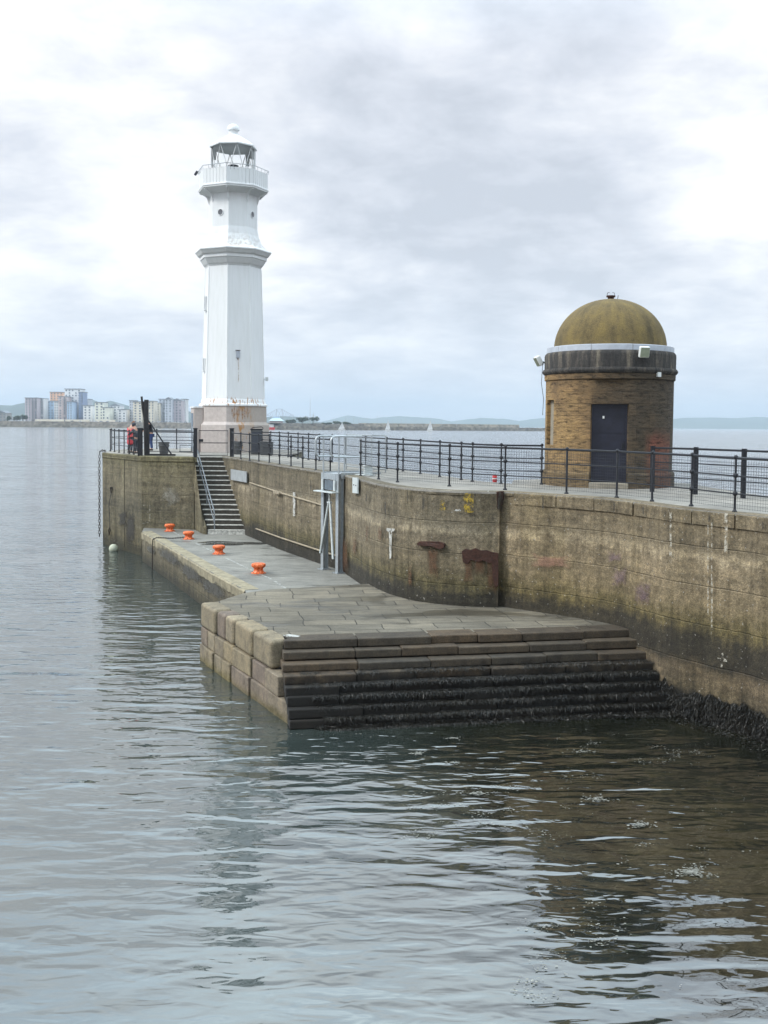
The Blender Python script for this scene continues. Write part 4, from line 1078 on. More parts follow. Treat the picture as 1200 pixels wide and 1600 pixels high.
# mesh cage gate behind
ca, cb2 = deck(541, 733), deck(580.5, 739.5)
cg = thing('cage_gate', 'galvanised wire mesh safety cage on the walkway behind the ladder frame', 'safety cage', ca)
k = Vector((cb2.x - ca.x, cb2.y - ca.y, 0)); cb2 = ca + k
dp = Vector((-k.y, k.x, 0)).normalized() * .5; dp = dp if dp.y > 0 else -dp
crn = [ca, cb2, cb2 + dp, ca + dp]
for q in crn[:3]: MB().tube([q, q + U * 1.25], .022, 8).build('post', M['galv'], cg, smooth=True)
MB().tube([ca + U * 1.25, cb2 + U * 1.25, cb2 + dp + U * 1.25], .02, 6).build('top_rail', M['galv'], cg)
MB().tube([ca + U * .12, cb2 + U * .12, cb2 + dp + U * .12], .02, 6).build('bottom_rail', M['galv'], cg)
b = MB()
for s, e in ((ca, cb2), (cb2, cb2 + dp)):
    n = int((e - s).length / .05)
    for i in range(n): b.tube([s.lerp(e, i / n) + U * .12, s.lerp(e, i / n) + U * 1.25], .0028, 3, False)
    for i in range(15): b.tube([s + U * (.12 + .075 * i), e + U * (.12 + .075 * i)], .0028, 3, False)
b.build('wire_mesh', M['galv_wire'], cg)
wb = thing('white_bracket', 'white painted steel angle bracket bolted over the wall edge beside the ladder frame', 'bracket', wall_hit(561, 760)[0])
a_ = [wall_hit(u, v, .06)[0] for u, v in ((555.5, 746), (563.5, 746), (563.5, 771), (555.5, 770))]; b2_ = [wall_hit(u, v, .10)[0] for u, v in ((555.5, 746), (563.5, 746), (563.5, 771), (555.5, 770))]
MB().add(a_ + b2_, [(4, 5, 6, 7), (3, 2, 1, 0), (0, 1, 5, 4), (1, 2, 6, 5), (2, 3, 7, 6), (3, 0, 4, 7)]).build('upright_plate', M['galv_lt'], wb)
cc = deck(570, 743.5); MB().box((cc.x, cc.y, cc.z + .03), (.75, .22, .03), arz + .15).build('top_plate', M['galv_lt'], wb)
for v in (757, 758): 
    pp = wall_hit(558 if v == 757 else 561.5, v + .5, .11)[0]; MB().box(pp, (.03, .03, .03)).build('bolt', M['black'], wb)
cc = deck(575, 744); eb = thing('junction_box', 'small pale box on the walkway beside the white bracket', 'box', cc)
MB().box((cc.x, cc.y + .15, cc.z + .16), (.26, .2, .3), .2).build('case', M['galv_lt'], eb, bevel=.02)
MB().box((cc.x, cc.y + .15, cc.z + .325), (.3, .24, .03), .2).build('lid', M['white_box'], eb, bevel=.01)

# ------------------------------------------------------------------ lighthouse
LH = thing('lighthouse', 'white octagonal lighthouse with a pink plinth at the pier head', 'lighthouse', LC)
A0 = atan2(-LC.y, -LC.x) - radians(11)
def zpx(y): return 6.15 + (662.2 - y) / (1600 / 55.)
def octo(name, prof, m, bevel=0, n=8, parent=LH, smooth=False):
    return MB().lathe([(r, z) for r, z in prof], (LC.x, LC.y, 0), n, A0).build(name, m, parent, bevel=bevel, smooth=smooth)
octo('plinth', [(1.97, LC.z - .02), (1.96, zpx(664)), (1.81, zpx(659.5)), (1.80, zpx(636))], M['pink'], .015)
octo('base_moulding', [(1.80, zpx(635.8)), (1.86, zpx(635)), (1.86, zpx(632.5)), (1.76, zpx(631)), (1.73, zpx(627)), (1.69, zpx(624))], M['lw'], .008)
octo('shaft', [(1.685, zpx(623.9)), (1.50, zpx(424)), (1.50, zpx(423))], M['lw'])
for k in range(8):   # raised corner ribs of the shaft
    a = A0 + k * pi / 4
    MB().tube([(LC.x + 1.675 * cos(a), LC.y + 1.675 * sin(a), zpx(623)), (LC.x + 1.49 * cos(a), LC.y + 1.49 * sin(a), zpx(425))], .035, 6).build('corner_rib', M['lw'], LH, smooth=True)
octo('cornice', [(1.50, zpx(422.8)), (1.53, zpx(421)), (1.60, zpx(419)), (1.73, zpx(413)), (1.75, zpx(411.5)), (1.80, zpx(411)), (1.81, zpx(406.5)), (1.90, zpx(405)), (2.00, zpx(401)), (2.05, zpx(399.5)), (2.05, zpx(397.8)), (1.72, zpx(392.5))], M['lw'], .006)
octo('upper_shaft', [(1.71, zpx(392.4)), (1.50, zpx(384)), (1.36, zpx(374)), (1.29, zpx(363)), (1.28, zpx(312))], M['lw'])
octo('gallery_floor', [(1.30, zpx(313)), (1.70, zpx(308)), (1.86, zpx(306.8)), (1.86, zpx(304.5))], M['lw'], .01)
# gallery parapet panels (octagonal band)
gz0, gz1 = zpx(304.4), zpx(279)
gp = MB()
for k in range(8):
    a, b_ = A0 + k * pi / 4, A0 + (k + 1) * pi / 4
    p, q = Vector((LC.x + 1.84 * cos(a), LC.y + 1.84 * sin(a), 0)), Vector((LC.x + 1.84 * cos(b_), LC.y + 1.84 * sin(b_), 0))
    inn = lambda v: Vector((LC.x + (v.x - LC.x) * .965, LC.y + (v.y - LC.y) * .965, 0))
    for i in range(7):     # boards
        s, e = p.lerp(q, i / 7 + .008), p.lerp(q, (i + 1) / 7 - .008)
        gp.hexa([(v.x, v.y, gz0) for v in (s, e, inn(e), inn(s))], [(v.x, v.y, gz1) for v in (s, e, inn(e), inn(s))])
gp.build('gallery_parapet', M['lw'], LH)
octo('gallery_rim', [(1.86, gz0 - .03), (1.89, gz0), (1.89, gz0 + .06), (1.86, gz0 + .08)], M['lw'], .005)
rl = [Vector((LC.x + 1.88 * cos(A0 + k * pi / 4), LC.y + 1.88 * sin(A0 + k * pi / 4), gz1 + .16)) for k in range(9)]
MB().tube(rl, .018, 5, False).build('gallery_rail', M['galv'], LH)
b = MB()
for k in range(8):
    for i in range(4):
        v = rl[k].lerp(rl[k + 1], i / 4); b.tube([v - U * .17, v], .012, 4)
b.build('rail_stubs', M['galv'], LH)
for k in range(8):
    a = A0 + k * pi / 4; d = Vector((cos(a), sin(a), 0)); s = Vector((-sin(a), cos(a), 0)) * .035
    pts = [(1.80, zpx(306.5)), (1.28, zpx(306.5)), (1.27, zpx(327)), (1.34, zpx(322)), (1.42, zpx(315)), (1.58, zpx(311)), (1.80, zpx(309))]
    vs = [Vector((LC.x, LC.y, 0)) + d * r + U * z + s for r, z in pts] + [Vector((LC.x, LC.y, 0)) + d * r + U * z - s for r, z in pts]; n = len(pts)
    MB().add(vs, [tuple(range(n)), tuple(range(n, 2 * n))[::-1]] + [(i, (i + 1) % n, n + (i + 1) % n, n + i) for i in range(n)]).build('bracket', M['lw'], LH)
# lantern
lz0, lz1 = zpx(282), zpx(239.5)
octo('lantern_base', [(1.17, zpx(306)), (1.17, lz0 + .1), (1.1, lz0 + .12)], M['lw'])
lat = MB(); V8 = [Vector((LC.x + 1.15 * cos(A0 + k * pi / 4 + .35), LC.y + 1.15 * sin(A0 + k * pi / 4 + .35), 0)) for k in range(9)]
lz0 += .1
for k in range(8):
    p, q = V8[k], V8[k + 1]; mdd = p.lerp(q, .5)
    lat.tube([p + U * lz1, mdd + U * lz0], .02, 5, False); lat.tube([mdd + U * lz0, q + U * lz1], .02, 5, False)
    lat.tube([p + U * lz0, q + U * lz0], .025, 5, False)
lat.build('glazing_bars', simple('white_glazing_bar', (.62, .62, .62), .5), LH)
for k in (4, 0): pass
MB().lathe([(1.13, lz0), (1.13, lz1)], (LC.x, LC.y, 0), 8, A0 + .35, caps=False).build('lantern_glass', M['glass'], LH)
for a in (A0 - 1.38 , A0 + 1.75):
    MB().box((LC.x + 1.12 * cos(a), LC.y + 1.12 * sin(a), (lz0 + lz1) / 2), (.10, .16, lz1 - lz0), a).build('lantern_mullion', M['lw'], LH)
op = MB().lathe([(.10, lz0 - .3), (.10, lz0 + .2), (.30, lz0 + .22), (.30, lz0 + .30), (.16, lz0 + .32), (.16, lz0 + .42), (.28, lz0 + .44), (.28, lz0 + .48), (0, lz0 + .5)], (LC.x, LC.y, 0), 14)
op.build('lamp_unit', M['win_dark'], LH)
for a, r in ((A0 - .9, .75), (A0 + .25, .7), (A0 + 1.3, .85), (A0 + .8, .6)):
    MB().box((LC.x + r * cos(a), LC.y + r * sin(a), lz0 + .05), (.26, .2, .24), a).build('lamp_battery', M['win_dark'], LH, bevel=.02)
roof = MB().lathe([(1.15, lz1 - .0), (1.26, lz1 - .02), (1.27, lz1 + .05), (.95, zpx(231)), (.55, zpx(224)), (.28, zpx(219.2)), (.24, zpx(218.8))], (LC.x, LC.y, 0), 8, A0 + .35).build('lantern_roof', M['lw'], LH)
MB().lathe([(.235, zpx(219)), (.235, zpx(212.5)), (.33, zpx(212)), (.33, zpx(210.8)), (.32, zpx(209)), (.26, zpx(205.5)), (.15, zpx(203.2)), (0, zpx(202.6))], (LC.x, LC.y, 0), 20).build('ventilator', M['lw'], LH, smooth=True)
# portholes, slit windows
def on_face(fa, r, z, side=0.):
    a = A0 + radians(fa); ap = r * cos(pi / 8); d = Vector((cos(a), sin(a), 0)); s = Vector((-sin(a), cos(a), 0))
    return Vector((LC.x, LC.y, z)) + d * ap + s * side, d, s
for fa in (-22.5, 67.5):
    p, d, s = on_face(fa, 1.287, zpx(342.5)); n = 18
    o1 = MB().tube([p - d * .03, p + d * .012], .155, 20).build('porthole', M['port'], LH)
    ring = [p + d * .012 + (s * cos(2 * pi * k / n) + U * sin(2 * pi * k / n)) * .165 for k in range(n + 1)]
    MB().tube(ring, .022, 6, False).build('porthole_rim', M['lw'], LH)
for z, (hh, ww), r in ((zpx(477), (.68, .22), 1.55), (zpx(571), (.62, .20), 1.635), (zpx(520), (.0, .0), 1.6)):
    if not hh: continue
    p, d, s = on_face(-67.5, r + .03, z)
    a = atan2(d.y, d.x)
    MB().box(p, (.06, ww, hh), a).build('slit_window', M['port'], LH)
    MB().box(p - U * (hh / 2 + .05) + d * .03, (.16, ww + .14, .07), a).build('sill', M['lw'], LH)
    for sd in (-1, 1): MB().box(p + s * (sd * (ww / 2 + .025)) + d * .02, (.07, .045, hh), a).build('window_jamb', M['lw'], LH)
# small vent plate with rust run on the front right face
p, d, s = on_face(22.5, 1.63, zpx(557), -.05); a = atan2(d.y, d.x)
MB().box(p + d * .03, (.05, .2, .36), a).build('vent_plate', M['flash'], LH, bevel=.01)
for z, w, h in ((zpx(551.3), .26, .04), (zpx(564), .06, .05)): MB().box(on_face(22.5, 1.63, z, -.05 - .02)[0] + d * .06, (.02, w, h), a).build('rust_spot', M['rust'], LH)
MB().add([on_face(22.5, 1.685, zpx(565), -.05 + x)[0] + d * .035 + U * dz for x, dz in ((-.02, 0), (.03, 0), (.04, -1.0), (.0, -1.2), (-.02, -.8))], [(0, 1, 2, 3, 4)]).build('rust_stain', M['p_rustw'], LH)
for k in range(9):    # rust runs on the base moulding
    sd = -.38 + k * .11 + R.uniform(-.03, .03); L = R.uniform(.1, .32)
    fa = 22.5
    MB().add([on_face(fa, 1.86, zpx(626), sd + x)[0] + d * .012 + U * dz for x, dz in ((-.02, 0), (.02, 0), (.025, -L), (-.015, -L * .9))], [(0, 1, 2, 3)]).build('rust_stain', M['p_rustw'], LH)
for k in range(7):
    sd = -.4 + k * .13 + R.uniform(-.05, .05); L = R.uniform(.4, 1.0)
    MB().add([on_face(22.5, 1.81, zpx(637), sd + x)[0] + d * .012 + U * dz for x, dz in ((-.03, 0), (.03, 0), (.05, -L * .5), (.02, -L), (-.04, -L * .7))], [(0, 1, 2, 3, 4)]).build('rust_stain', M['p_rustw'], LH)
# porch on the left face
p, d, s = on_face(-67.5, 1.95, LC.z)
a = atan2(d.y, d.x)
pq = p + d * .12
MB().box(pq + U * 1.15, (.5, .95, 2.32), a).build('porch', M['pink'], LH, bevel=.015)
MB().box(pq + d * .26 + U * 1.03, (.03, .62, 2.0), a).build('door', M['win_dark'], LH)
MB().box(pq + U * 2.34, (.6, 1.05, .08), a).build('porch_slab', M['lw'], LH, bevel=.01)
# gallery lamp on the left and floodlight on the right
a = A0 - radians(101); e = Vector((LC.x + 1.9 * cos(a), LC.y + 1.9 * sin(a), gz1 + .1)); dd = Vector((cos(a), sin(a), 0))
MB().tube([e, e + dd * .15 + U * .1], .02, 6).build('lamp_arm', M['galv'], LH)
MB().box(e + dd * .22 + U * .08, (.26, .12, .10), a, 0, .9).build('gallery_lamp', M['grey_cl'], LH, bevel=.01)
a = A0 + radians(90); e = Vector((LC.x + 1.56 * cos(a), LC.y + 1.56 * sin(a), zpx(593))); dd = Vector((cos(a), sin(a), 0))
MB().tube([e - dd * .05, e + dd * .2], .02, 6).build('lamp_arm', M['galv'], LH)
MB().box(e + dd * .26 + U * .02, (.14, .16, .2), a).build('floodlight', M['galv_lt'], LH, bevel=.02)

# ------------------------------------------------------------------ domed tower
DT = thing('domed_tower', 'round ochre sandstone tower with a mossy dome and dark door', 'tower', TC)
def zt_(y): return 6.15 + (667.8 - y) / (1600 / 29.6)
cx = (TC.x, TC.y, 0)
# wall with openings for the door and the blocked window
DA0, DA1 = radians(-90 + 1.5 - 12.3 - 12 + 0), radians(-90)
base = atan2(-TC.y, -TC.x)            # direction to camera
dc = base + radians(1.); dh = math.asin(.51 / 1.8)
nc = base - radians(65.5); nh = radians(8.3)
door_z0, door_z1 = TC.z + .14, zt_(634); nz0, nz1 = zt_(696), zt_(627)
zs = sorted({TC.z - .05, TC.z + .34, door_z0, door_z1, nz0, nz1, zt_(597)} | {TC.z + .3 * k for k in range(1, 9)})
angs = sorted({dc - dh, dc + dh, nc - nh, nc + nh} | {dc + dh + (2 * pi - 2 * dh) * k / 72 for k in range(0, 73)})
lo = dc - dh
angs = sorted({(a - lo) % (2 * pi) for a in angs}); angs = [a for i, a in enumerate(angs) if i == 0 or a - angs[i - 1] > 1e-4]
if 2 * pi - angs[-1] < 1e-4: angs.pop()
angs = [a + lo for a in angs]
mb = MB(); n = len(angs); RW = 1.80
for z in zs:
    for a in angs: mb.v.append(Vector((TC.x + RW * cos(a), TC.y + RW * sin(a), z)))
def inside(a, z):
    for c_, h_, z0, z1 in ((dc, dh, TC.z - .1, door_z1), (nc, nh, nz0, nz1)):
        dlt = (a - c_ + pi) % (2 * pi) - pi
        if abs(dlt) < h_ and z0 < z < z1: return True
    return False
for i in range(len(zs) - 1):
    for j in range(n):
        j2 = (j + 1) % n; a2 = angs[j2] + (2 * pi if j2 == 0 else 0)
        if not inside((angs[j] + a2) / 2, (zs[i] + zs[i + 1]) / 2): mb.f.append((i * n + j, i * n + j2, (i + 1) * n + j2, (i + 1) * n + j))
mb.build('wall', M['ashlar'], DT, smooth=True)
def reveal(c_, h_, z0, z1, dep, name='reveal'):
    def P(a, r, z): return Vector((TC.x + r * cos(a), TC.y + r * sin(a), z))
    a, b_ = c_ - h_, c_ + h_; m = MB(); r0, r1 = RW, RW - dep
    m.add([P(a, r0, z0), P(a, r0, z1), P(a, r1, z1), P(a, r1, z0)], [(0, 1, 2, 3)]); m.add([P(b_, r0, z0), P(b_, r0, z1), P(b_, r1, z1), P(b_, r1, z0)], [(3, 2, 1, 0)])
    for z in (z0, z1):
        k = 6; m.add([P(a + (b_ - a) * i / k, r0, z) for i in range(k + 1)] + [P(a + (b_ - a) * i / k, r1, z) for i in range(k + 1)], [(i, i + 1, k + 2 + i, k + 1 + i) for i in range(k)])
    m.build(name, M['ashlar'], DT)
reveal(dc, dh, door_z0 - .15, door_z1, .30, 'door_reveal'); reveal(nc, nh, nz0, nz1, .12, 'window_reveal')
P = lambda a, r, z: Vector((TC.x + r * cos(a), TC.y + r * sin(a), z))
k = 6
MB().add([P(nc - nh + 2 * nh * i / k, RW - .11, z) for z in (nz0, nz1) for i in range(k + 1)], [(i, i + 1, k + 2 + i, k + 1 + i) for i in range(k)]).build('blocked_window', M['niche'], DT)
dd = Vector((cos(dc), sin(dc), 0)); ds = Vector((-sin(dc), cos(dc), 0)); q = Vector((TC.x, TC.y, 0)) + dd * (RW - .26)
hh = door_z1 - door_z0
door = MB().box(q + U * (door_z0 + hh / 2), (.06, 1.03, hh), dc).build('door', M['door_navy'], DT)
for s in (-1, 1): MB().box(q + ds * (s * .475) + dd * .04 + U * (door_z0 + hh / 2), (.05, .07, hh - .02), dc).build('frame', M['door_navy'], door)
MB().box(q + dd * .04 + U * (door_z1 - .045), (.05, .88, .07), dc).build('frame', M['door_navy'], door)
MB().box(q + dd * .035 + U * (door_z0 + hh * .64), (.02, .86, .02), dc).build('rail', M['door_navy'], door)
MB().box(q + dd * .045 - ds * .16 + U * (door_z1 - .36), (.02, .05, .07), dc).build('notice', M['white_box'], door)
MB().box(q + dd * .05 + ds * .36 + U * (door_z0 + 1.0), (.05, .04, .16), dc).build('handle', M['black'], door)
MB().box(q + dd * .18 + U * (door_z0 - .08), (.44, 1.05, .16), dc).build('doorstep', M['niche'], DT, bevel=.02)
pl = MB(); pa = [dc + dh + (2 * pi - 2 * dh) * k / 60 for k in range(61)]
for z, r in ((TC.z - .05, 1.87), (TC.z + .36, 1.87), (TC.z + .40, 1.84), (TC.z + .41, 1.78)):
    for a in pa: pl.v.append(P(a, r, z))
for i in range(3):
    for j in range(60): pl.f.append((i * 61 + j, i * 61 + j + 1, (i + 1) * 61 + j + 1, (i + 1) * 61 + j))
for j0 in (0, 60):
    a = pa[j0]; pl.add([P(a, 1.87, TC.z - .05), P(a, 1.87, TC.z + .36), P(a, 1.84, TC.z + .40), P(a, 1.5, TC.z + .40), P(a, 1.5, TC.z - .05)], [(0, 1, 2, 3, 4)])
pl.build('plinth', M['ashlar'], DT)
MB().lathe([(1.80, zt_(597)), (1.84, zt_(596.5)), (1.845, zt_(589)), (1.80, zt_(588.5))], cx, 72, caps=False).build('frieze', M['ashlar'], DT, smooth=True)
MB().lathe([(1.83, zt_(588.6)), (1.87, zt_(587)), (1.905, zt_(584.5)), (1.905, zt_(582.5)), (1.88, zt_(580)), (1.83, zt_(579.5))], cx, 72, caps=False).build('string_course', M['parapet'], DT, smooth=True)
MB().lathe([(1.845, zt_(580)), (1.85, zt_(560)), (1.84, zt_(557)), (1.80, zt_(554.5)), (1.5, zt_(554))], cx, 72, caps=False).build('parapet', M['parapet'], DT, smooth=True)
fl = MB()
for k in range(10):
    a0_ = base - .28 + k * 2 * pi / 10; n = 8; jz = R.uniform(-.006, .006)
    ring = []
    for i in range(n + 1):
        a = a0_ + .003 + (2 * pi / 10 - .006) * i / n
        ring += [P(a, 1.765, zt_(555) + jz), P(a, 1.79, zt_(554.5) + jz), P(a, 1.79, zt_(546.5) + jz), P(a, 1.74, zt_(545.6) + jz), P(a, 1.52, zt_(545.0) + jz)]
    fl.add(ring, [(i * 5 + c_, (i + 1) * 5 + c_, (i + 1) * 5 + c_ + 1, i * 5 + c_ + 1) for i in range(n) for c_ in range(4)])
fl.build('flashing_band', M['flash'], DT)
rd, hd = 1.585, zt_(469.5) - zt_(546)
MB().lathe([(rd * cos(pi / 2 * k / 22) ** .97 if k < 22 else 0, zt_(546.5) + hd * sin(pi / 2 * k / 22)) for k in range(23)], cx, 72, caps=False).build('dome', M['dome'], DT, smooth=True)
zc = zt_(470.5)
MB().lathe([(.09, zc - .06), (.09, zc + .06), (.13, zc + .07), (.13, zc + .11), (0, zc + .115)], cx, 14).build('roof_vent', M['rust'], DT)
for s in (-1, 1): MB().tube([Vector((TC.x + s * .11, TC.y, zc + .1)), Vector((TC.x + s * .10, TC.y, zc + .19)), Vector((TC.x + s * .04, TC.y, zc + .2))], .008, 5).build('vent_prong', M['black'], DT)
MB().tube([Vector((TC.x + .19, TC.y, zc - .02)), Vector((TC.x + .21, TC.y, zc + .12))], .009, 5).build('vent_prong', M['black'], DT)
def flood(a, z, r, yaw, size=(.13, .28, .30), tilt=.25, label=None):
    p = P(a, r, z); d = Vector((cos(yaw), sin(yaw), 0))
    body_ = MB().box(p, size, yaw, 0, tilt).build('floodlight', M['white_box'], DT, bevel=.03)
    f = p + d * (size[0] / 2 + .004) * cos(tilt) - U * (size[0] / 2 * sin(tilt))
    MB().box(f, (.012, size[1] * .86, size[2] * .86), yaw, 0, tilt).build('lens', M['lamp_glass'], body_, loc=None)
    MB().tube([P(a, 1.84, z - .05), p], .025, 6).build('arm', M['black'], body_)
    return body_
flood(base + radians(27), zt_(558.5), 1.99, base + radians(20))
flood(base - radians(88), zt_(565), 2.02, base - radians(70), (.14, .3, .3), .5)
p = P(base + radians(45), 1.86, zt_(590)); MB().box(p, (.08, .13, .13), base + radians(45)).build('alarm_box', M['white_box'], DT, bevel=.01)
a = base - radians(84)
MB().tube([P(a, 1.9, zt_(568)), P(a, 1.93, zt_(600)), P(a, 1.86, zt_(625)), P(a, 1.88, zt_(650))], .008, 4).build('cable', M['wire'], DT)

# ------------------------------------------------------------------ pier head furniture
tp = deck(229, 712)
po = thing('timber_post', 'tall dark timber crane post with leaning strut on the pier head', 'post', tp)
MB().box(tp + U * 1.3, (.20, .20, 2.6), .25).build('upright', M['timber'], po, bevel=.015)
top = tp + U * 2.62
MB().tube([tp + Vector((-.22, 0, 2.75)), tp + Vector((-.17, 0, 2.2)), tp + Vector((-.08, -.05, 1.7)), tp + Vector((-.06, -.05, .0))], [.05, .06, .05, .04], 7).build('hanging_spar', M['timber'], po)
MB().box(tp + Vector((-.13, 0, 2.35)), (.16, .08, .35), .2).build('pulley_block', M['timber'], po, bevel=.02)
MB().tube([tp + U * 1.65 + Vector((.08, 0, 0)), tp + Vector((1.17, 0, .06))], .035, 6).build('strut', M['black'], po)
MB().box(tp + Vector((.68, -.05, .05)), (1.35, .14, .08), .02).build('sole_plate', M['timber'], po)
bn = deck(256, 710.5)
bo = thing('tapered_bin', 'grey tapered litter bin right of the timber post', 'litter bin', bn, 'bins on the pier head')
MB().lathe([(.18, 0), (.19, .02), (.26, .56), (.275, .57), (.275, .61), (.24, .62), (.23, .5), (.0, .48)], bn, 20).build('tub', M['bin'], bo, smooth=True)
MB().lathe([(.264, .40), (.27, .41), (.272, .45), (.266, .46)], bn, 20, caps=False).build('band', M['bin'], bo, smooth=True)
copy_thing(bo, deck(371, 709.8), 'dark tapered litter bin behind the railing right of the stair gate', .4)
fr_ = deck(290, 706.5)
fo_ = thing('bench_hoop', 'small thin black tube frame standing on the far edge of the pier head', 'frame', fr_)
MB().tube([fr_ + Vector((-.29, 0, 0)), fr_ + Vector((-.29, 0, .36)), fr_ + Vector((.29, 0, .36)), fr_ + Vector((.29, 0, 0))], .018, 6).build('hoop', M['black'], fo_)
MB().tube([fr_ + Vector((-.33, 0, .02)), fr_ + Vector((.33, 0, .02))], .03, 6).build('foot', M['black'], fo_)
cbp = deck(402, 710.2)
cb_ = thing('equipment_cabinet', 'dark steel cabinet behind the railing at the lighthouse foot', 'cabinet', cbp)
MB().box(cbp + Vector((-.05, .1, .62)), (.55, .45, 1.2), .1).build('case', M['bin'], cb_, bevel=.02)
MB().box(cbp + Vector((-.05, .1, 1.24)), (.62, .5, .05), .1).build('lid', M['black'], cb_, bevel=.01)
MB().box(cbp + Vector((-.03, -.135, .62)), (.44, .02, 1.0), .1).build('door', M['grey_cl'], cb_, bevel=.008)
MB().tube([cbp + Vector((-.3, .1, 1.26)), cbp + Vector((-.22, .1, 1.33)), cbp + Vector((.2, .1, 1.36)), cbp + Vector((.28, .1, 1.28))], .02, 6).build('lifting_bar', M['black'], cb_)
c2 = deck(417, 711.0)
cr = thing('storage_chest', 'low dark chest beside the steel cabinet behind the railing', 'chest', c2)
MB().box(c2 + Vector((-.02, .1, .3)), (.62, .45, .58), .1).build('body', M['bin'], cr, bevel=.02)
MB().box(c2 + Vector((-.02, .1, .62)), (.68, .5, .07), .1).build('lid', M['bin'], cr, bevel=.03)

# ------------------------------------------------------------------ people
def skinned(name, verts, edges, radii, m, parent, sub=2, loc=None):
    me = bpy.data.meshes.new(name); me.from_pydata([tuple(Vector(v)) for v in verts], edges, []); me.materials.append(m)
    o = bpy.data.objects.new(name, me); COL.objects.link(o); o.parent = parent
    md = o.modifiers.new('skin', 'SKIN'); md.use_smooth_shade = True
    if not me.skin_vertices: me.attributes.new('skin', 'FLOAT', 'POINT')
    for i, r in enumerate(radii):
        sv = me.skin_vertices[0].data[i]; sv.radius = (r, r) if not isinstance(r, tuple) else r; sv.use_root = (i == 0)
    s = o.modifiers.new('subsurf', 'SUBSURF'); s.levels = s.render_levels = sub
    return o
def person(loc, rz, label, H, cols, lean=0., arms=(.5, .5), crouch=0., hood=False, coat=False, headlean=.1):
    o = thing('person', label, 'person', loc, 'people on the pier head')
    s = H / 1.75
    V = []; E = []; Rr = []
    def a(p, r, par=None):
        V.append(Vector(p) * s); Rr.append(r * s if not isinstance(r, tuple) else (r[0] * s, r[1] * s)); 
        if par is not None: E.append((par, len(V) - 1))
        return len(V) - 1
    # x right, y forward(-y is facing), lean about the hips
    def L(x, y, z):
        if z > .92:
            dz = z - .92; return (x, y - sin(lean) * dz, .92 + cos(lean) * dz)
        return (x, y, z)
    pel = a((0, 0, .93), (.15, .11)); ch = a(L(0, 0, 1.15), (.14, .10), pel); sh_ = a(L(0, 0, 1.38), (.16, .10), ch)
    nk = a(L(0, -.01, 1.48), .055, sh_); hd1 = a(L(0, -.02 - headlean * .3, 1.57), .075, nk); hd2 = a(L(0, -.03 - headlean, 1.68), .085, hd1); nose = a(L(0, -.115 - headlean, 1.61), .014, hd1)
    feet = []
    for sx in (-1, 1):
        hp_ = a((sx * .095, 0, .86), .092, pel); kn = a((sx * .10, -.02, .48), .062, hp_); an = a((sx * .10, .03, .09), .042, kn); toe = a((sx * .11, -.15, .045), .04, an)
        s1 = a(L(sx * .19, 0, 1.37), .058, sh_); th = arms[0 if sx < 0 else 1]
        el = a(L(sx * .23, -.20 * sin(th) - .03, 1.37 - .27 * cos(th * .6)), .045, s1)
        wr = a(L(sx * .20, -.26 * sin(th) - .22 * sin(min(1.5, th * 1.4)), 1.37 - .27 * cos(th * .6) - .20 * cos(th * 1.3)), .030, el)
        wp = Vector(V[wr]) / s; dr = (wp - Vector(V[el]) / s).normalized()
        pm = a(wp + dr * .07, (.034, .018), wr)
        side = Vector((1, 0, 0))
        for f in range(4):
            f1_ = a(wp + dr * .12 + side * (.012 * (f - 1.5)), .009, pm); a(wp + dr * (.155 + .008 * (f in (1, 2))) + side * (.013 * (f - 1.5)) + Vector((0, -.01, -.01)), .007, f1_)
        t1 = a(wp + dr * .05 - side * (sx * .04), .010, wr); a(wp + dr * .09 - side * (sx * .045), .008, t1)
    b = skinned('body', V, E, Rr, M['skin'], o, 1)
    # clothing
    def cl(name, chain_, m, sub=2):
        vs = []; es = []; rs = []
        for k, (p, r) in enumerate(chain_):
            vs.append(Vector(p) * s); rs.append((r[0] * s, r[1] * s) if isinstance(r, tuple) else r * s)
        es = [(i, i + 1) for i in range(len(vs) - 1)]
        return skinned(name, vs, es, rs, m, o, sub)
    # jacket: torso + arms
    vs = [L(0, 0, .80 if coat else .86), L(0, 0, 1.1), L(0, 0, 1.30), L(0, 0, 1.44)]
    rs = [(.19, .15), (.175, .14), (.19, .135), (.09, .08)]; es = [(0, 1), (1, 2), (2, 3)]
    if coat: vs.insert(0, (0, 0, .42)); rs.insert(0, (.22, .17)); es.append((3, 4))
    si = 3 if coat else 2
    idx = 7 + 4
    for k, sx in enumerate((-1, 1)):
        th = arms[k]; b0_ = len(vs)
        vs += [L(sx * .20, 0, 1.36), L(sx * .235, -.20 * sin(th) - .03, 1.37 - .27 * cos(th * .6)), L(sx * .20, -.26 * sin(th) - .22 * sin(min(1.5, th * 1.4)), 1.37 - .27 * cos(th * .6) - .20 * cos(th * 1.3))]
        rs += [.075, .062, .048]; es += [(si, b0_), (b0_, b0_ + 1), (b0_ + 1, b0_ + 2)]
    skinned('coat' if coat else 'jacket', [Vector(v) * s for v in vs], es, [(r[0] * s, r[1] * s) if isinstance(r, tuple) else r * s for r in rs], M[cols[0]], o)
    vs = [(0, 0, .92)]; rs = [(.16, .125)]; es = []
    for sx in (-1, 1):
        k = len(vs); vs += [(sx * .095, 0, .80), (sx * .10, -.02, .48), (sx * .10, .03, .10)]; rs += [.105, .078, .066]; es += [(0, k), (k, k + 1), (k + 1, k + 2)]
    skinned('trousers', [Vector(v) * s for v in vs], es, [(r[0] * s, r[1] * s) if isinstance(r, tuple) else r * s for r in rs], M[cols[1]], o)
    for sx in (-1, 1): MB().box(Vector((sx * .105, -.05, .045)) * s, (.10 * s, .28 * s, .09 * s)).build('shoe', M['shoe'], o, bevel=.03, loc=(0, 0, 0)).location = (0, 0, 0)
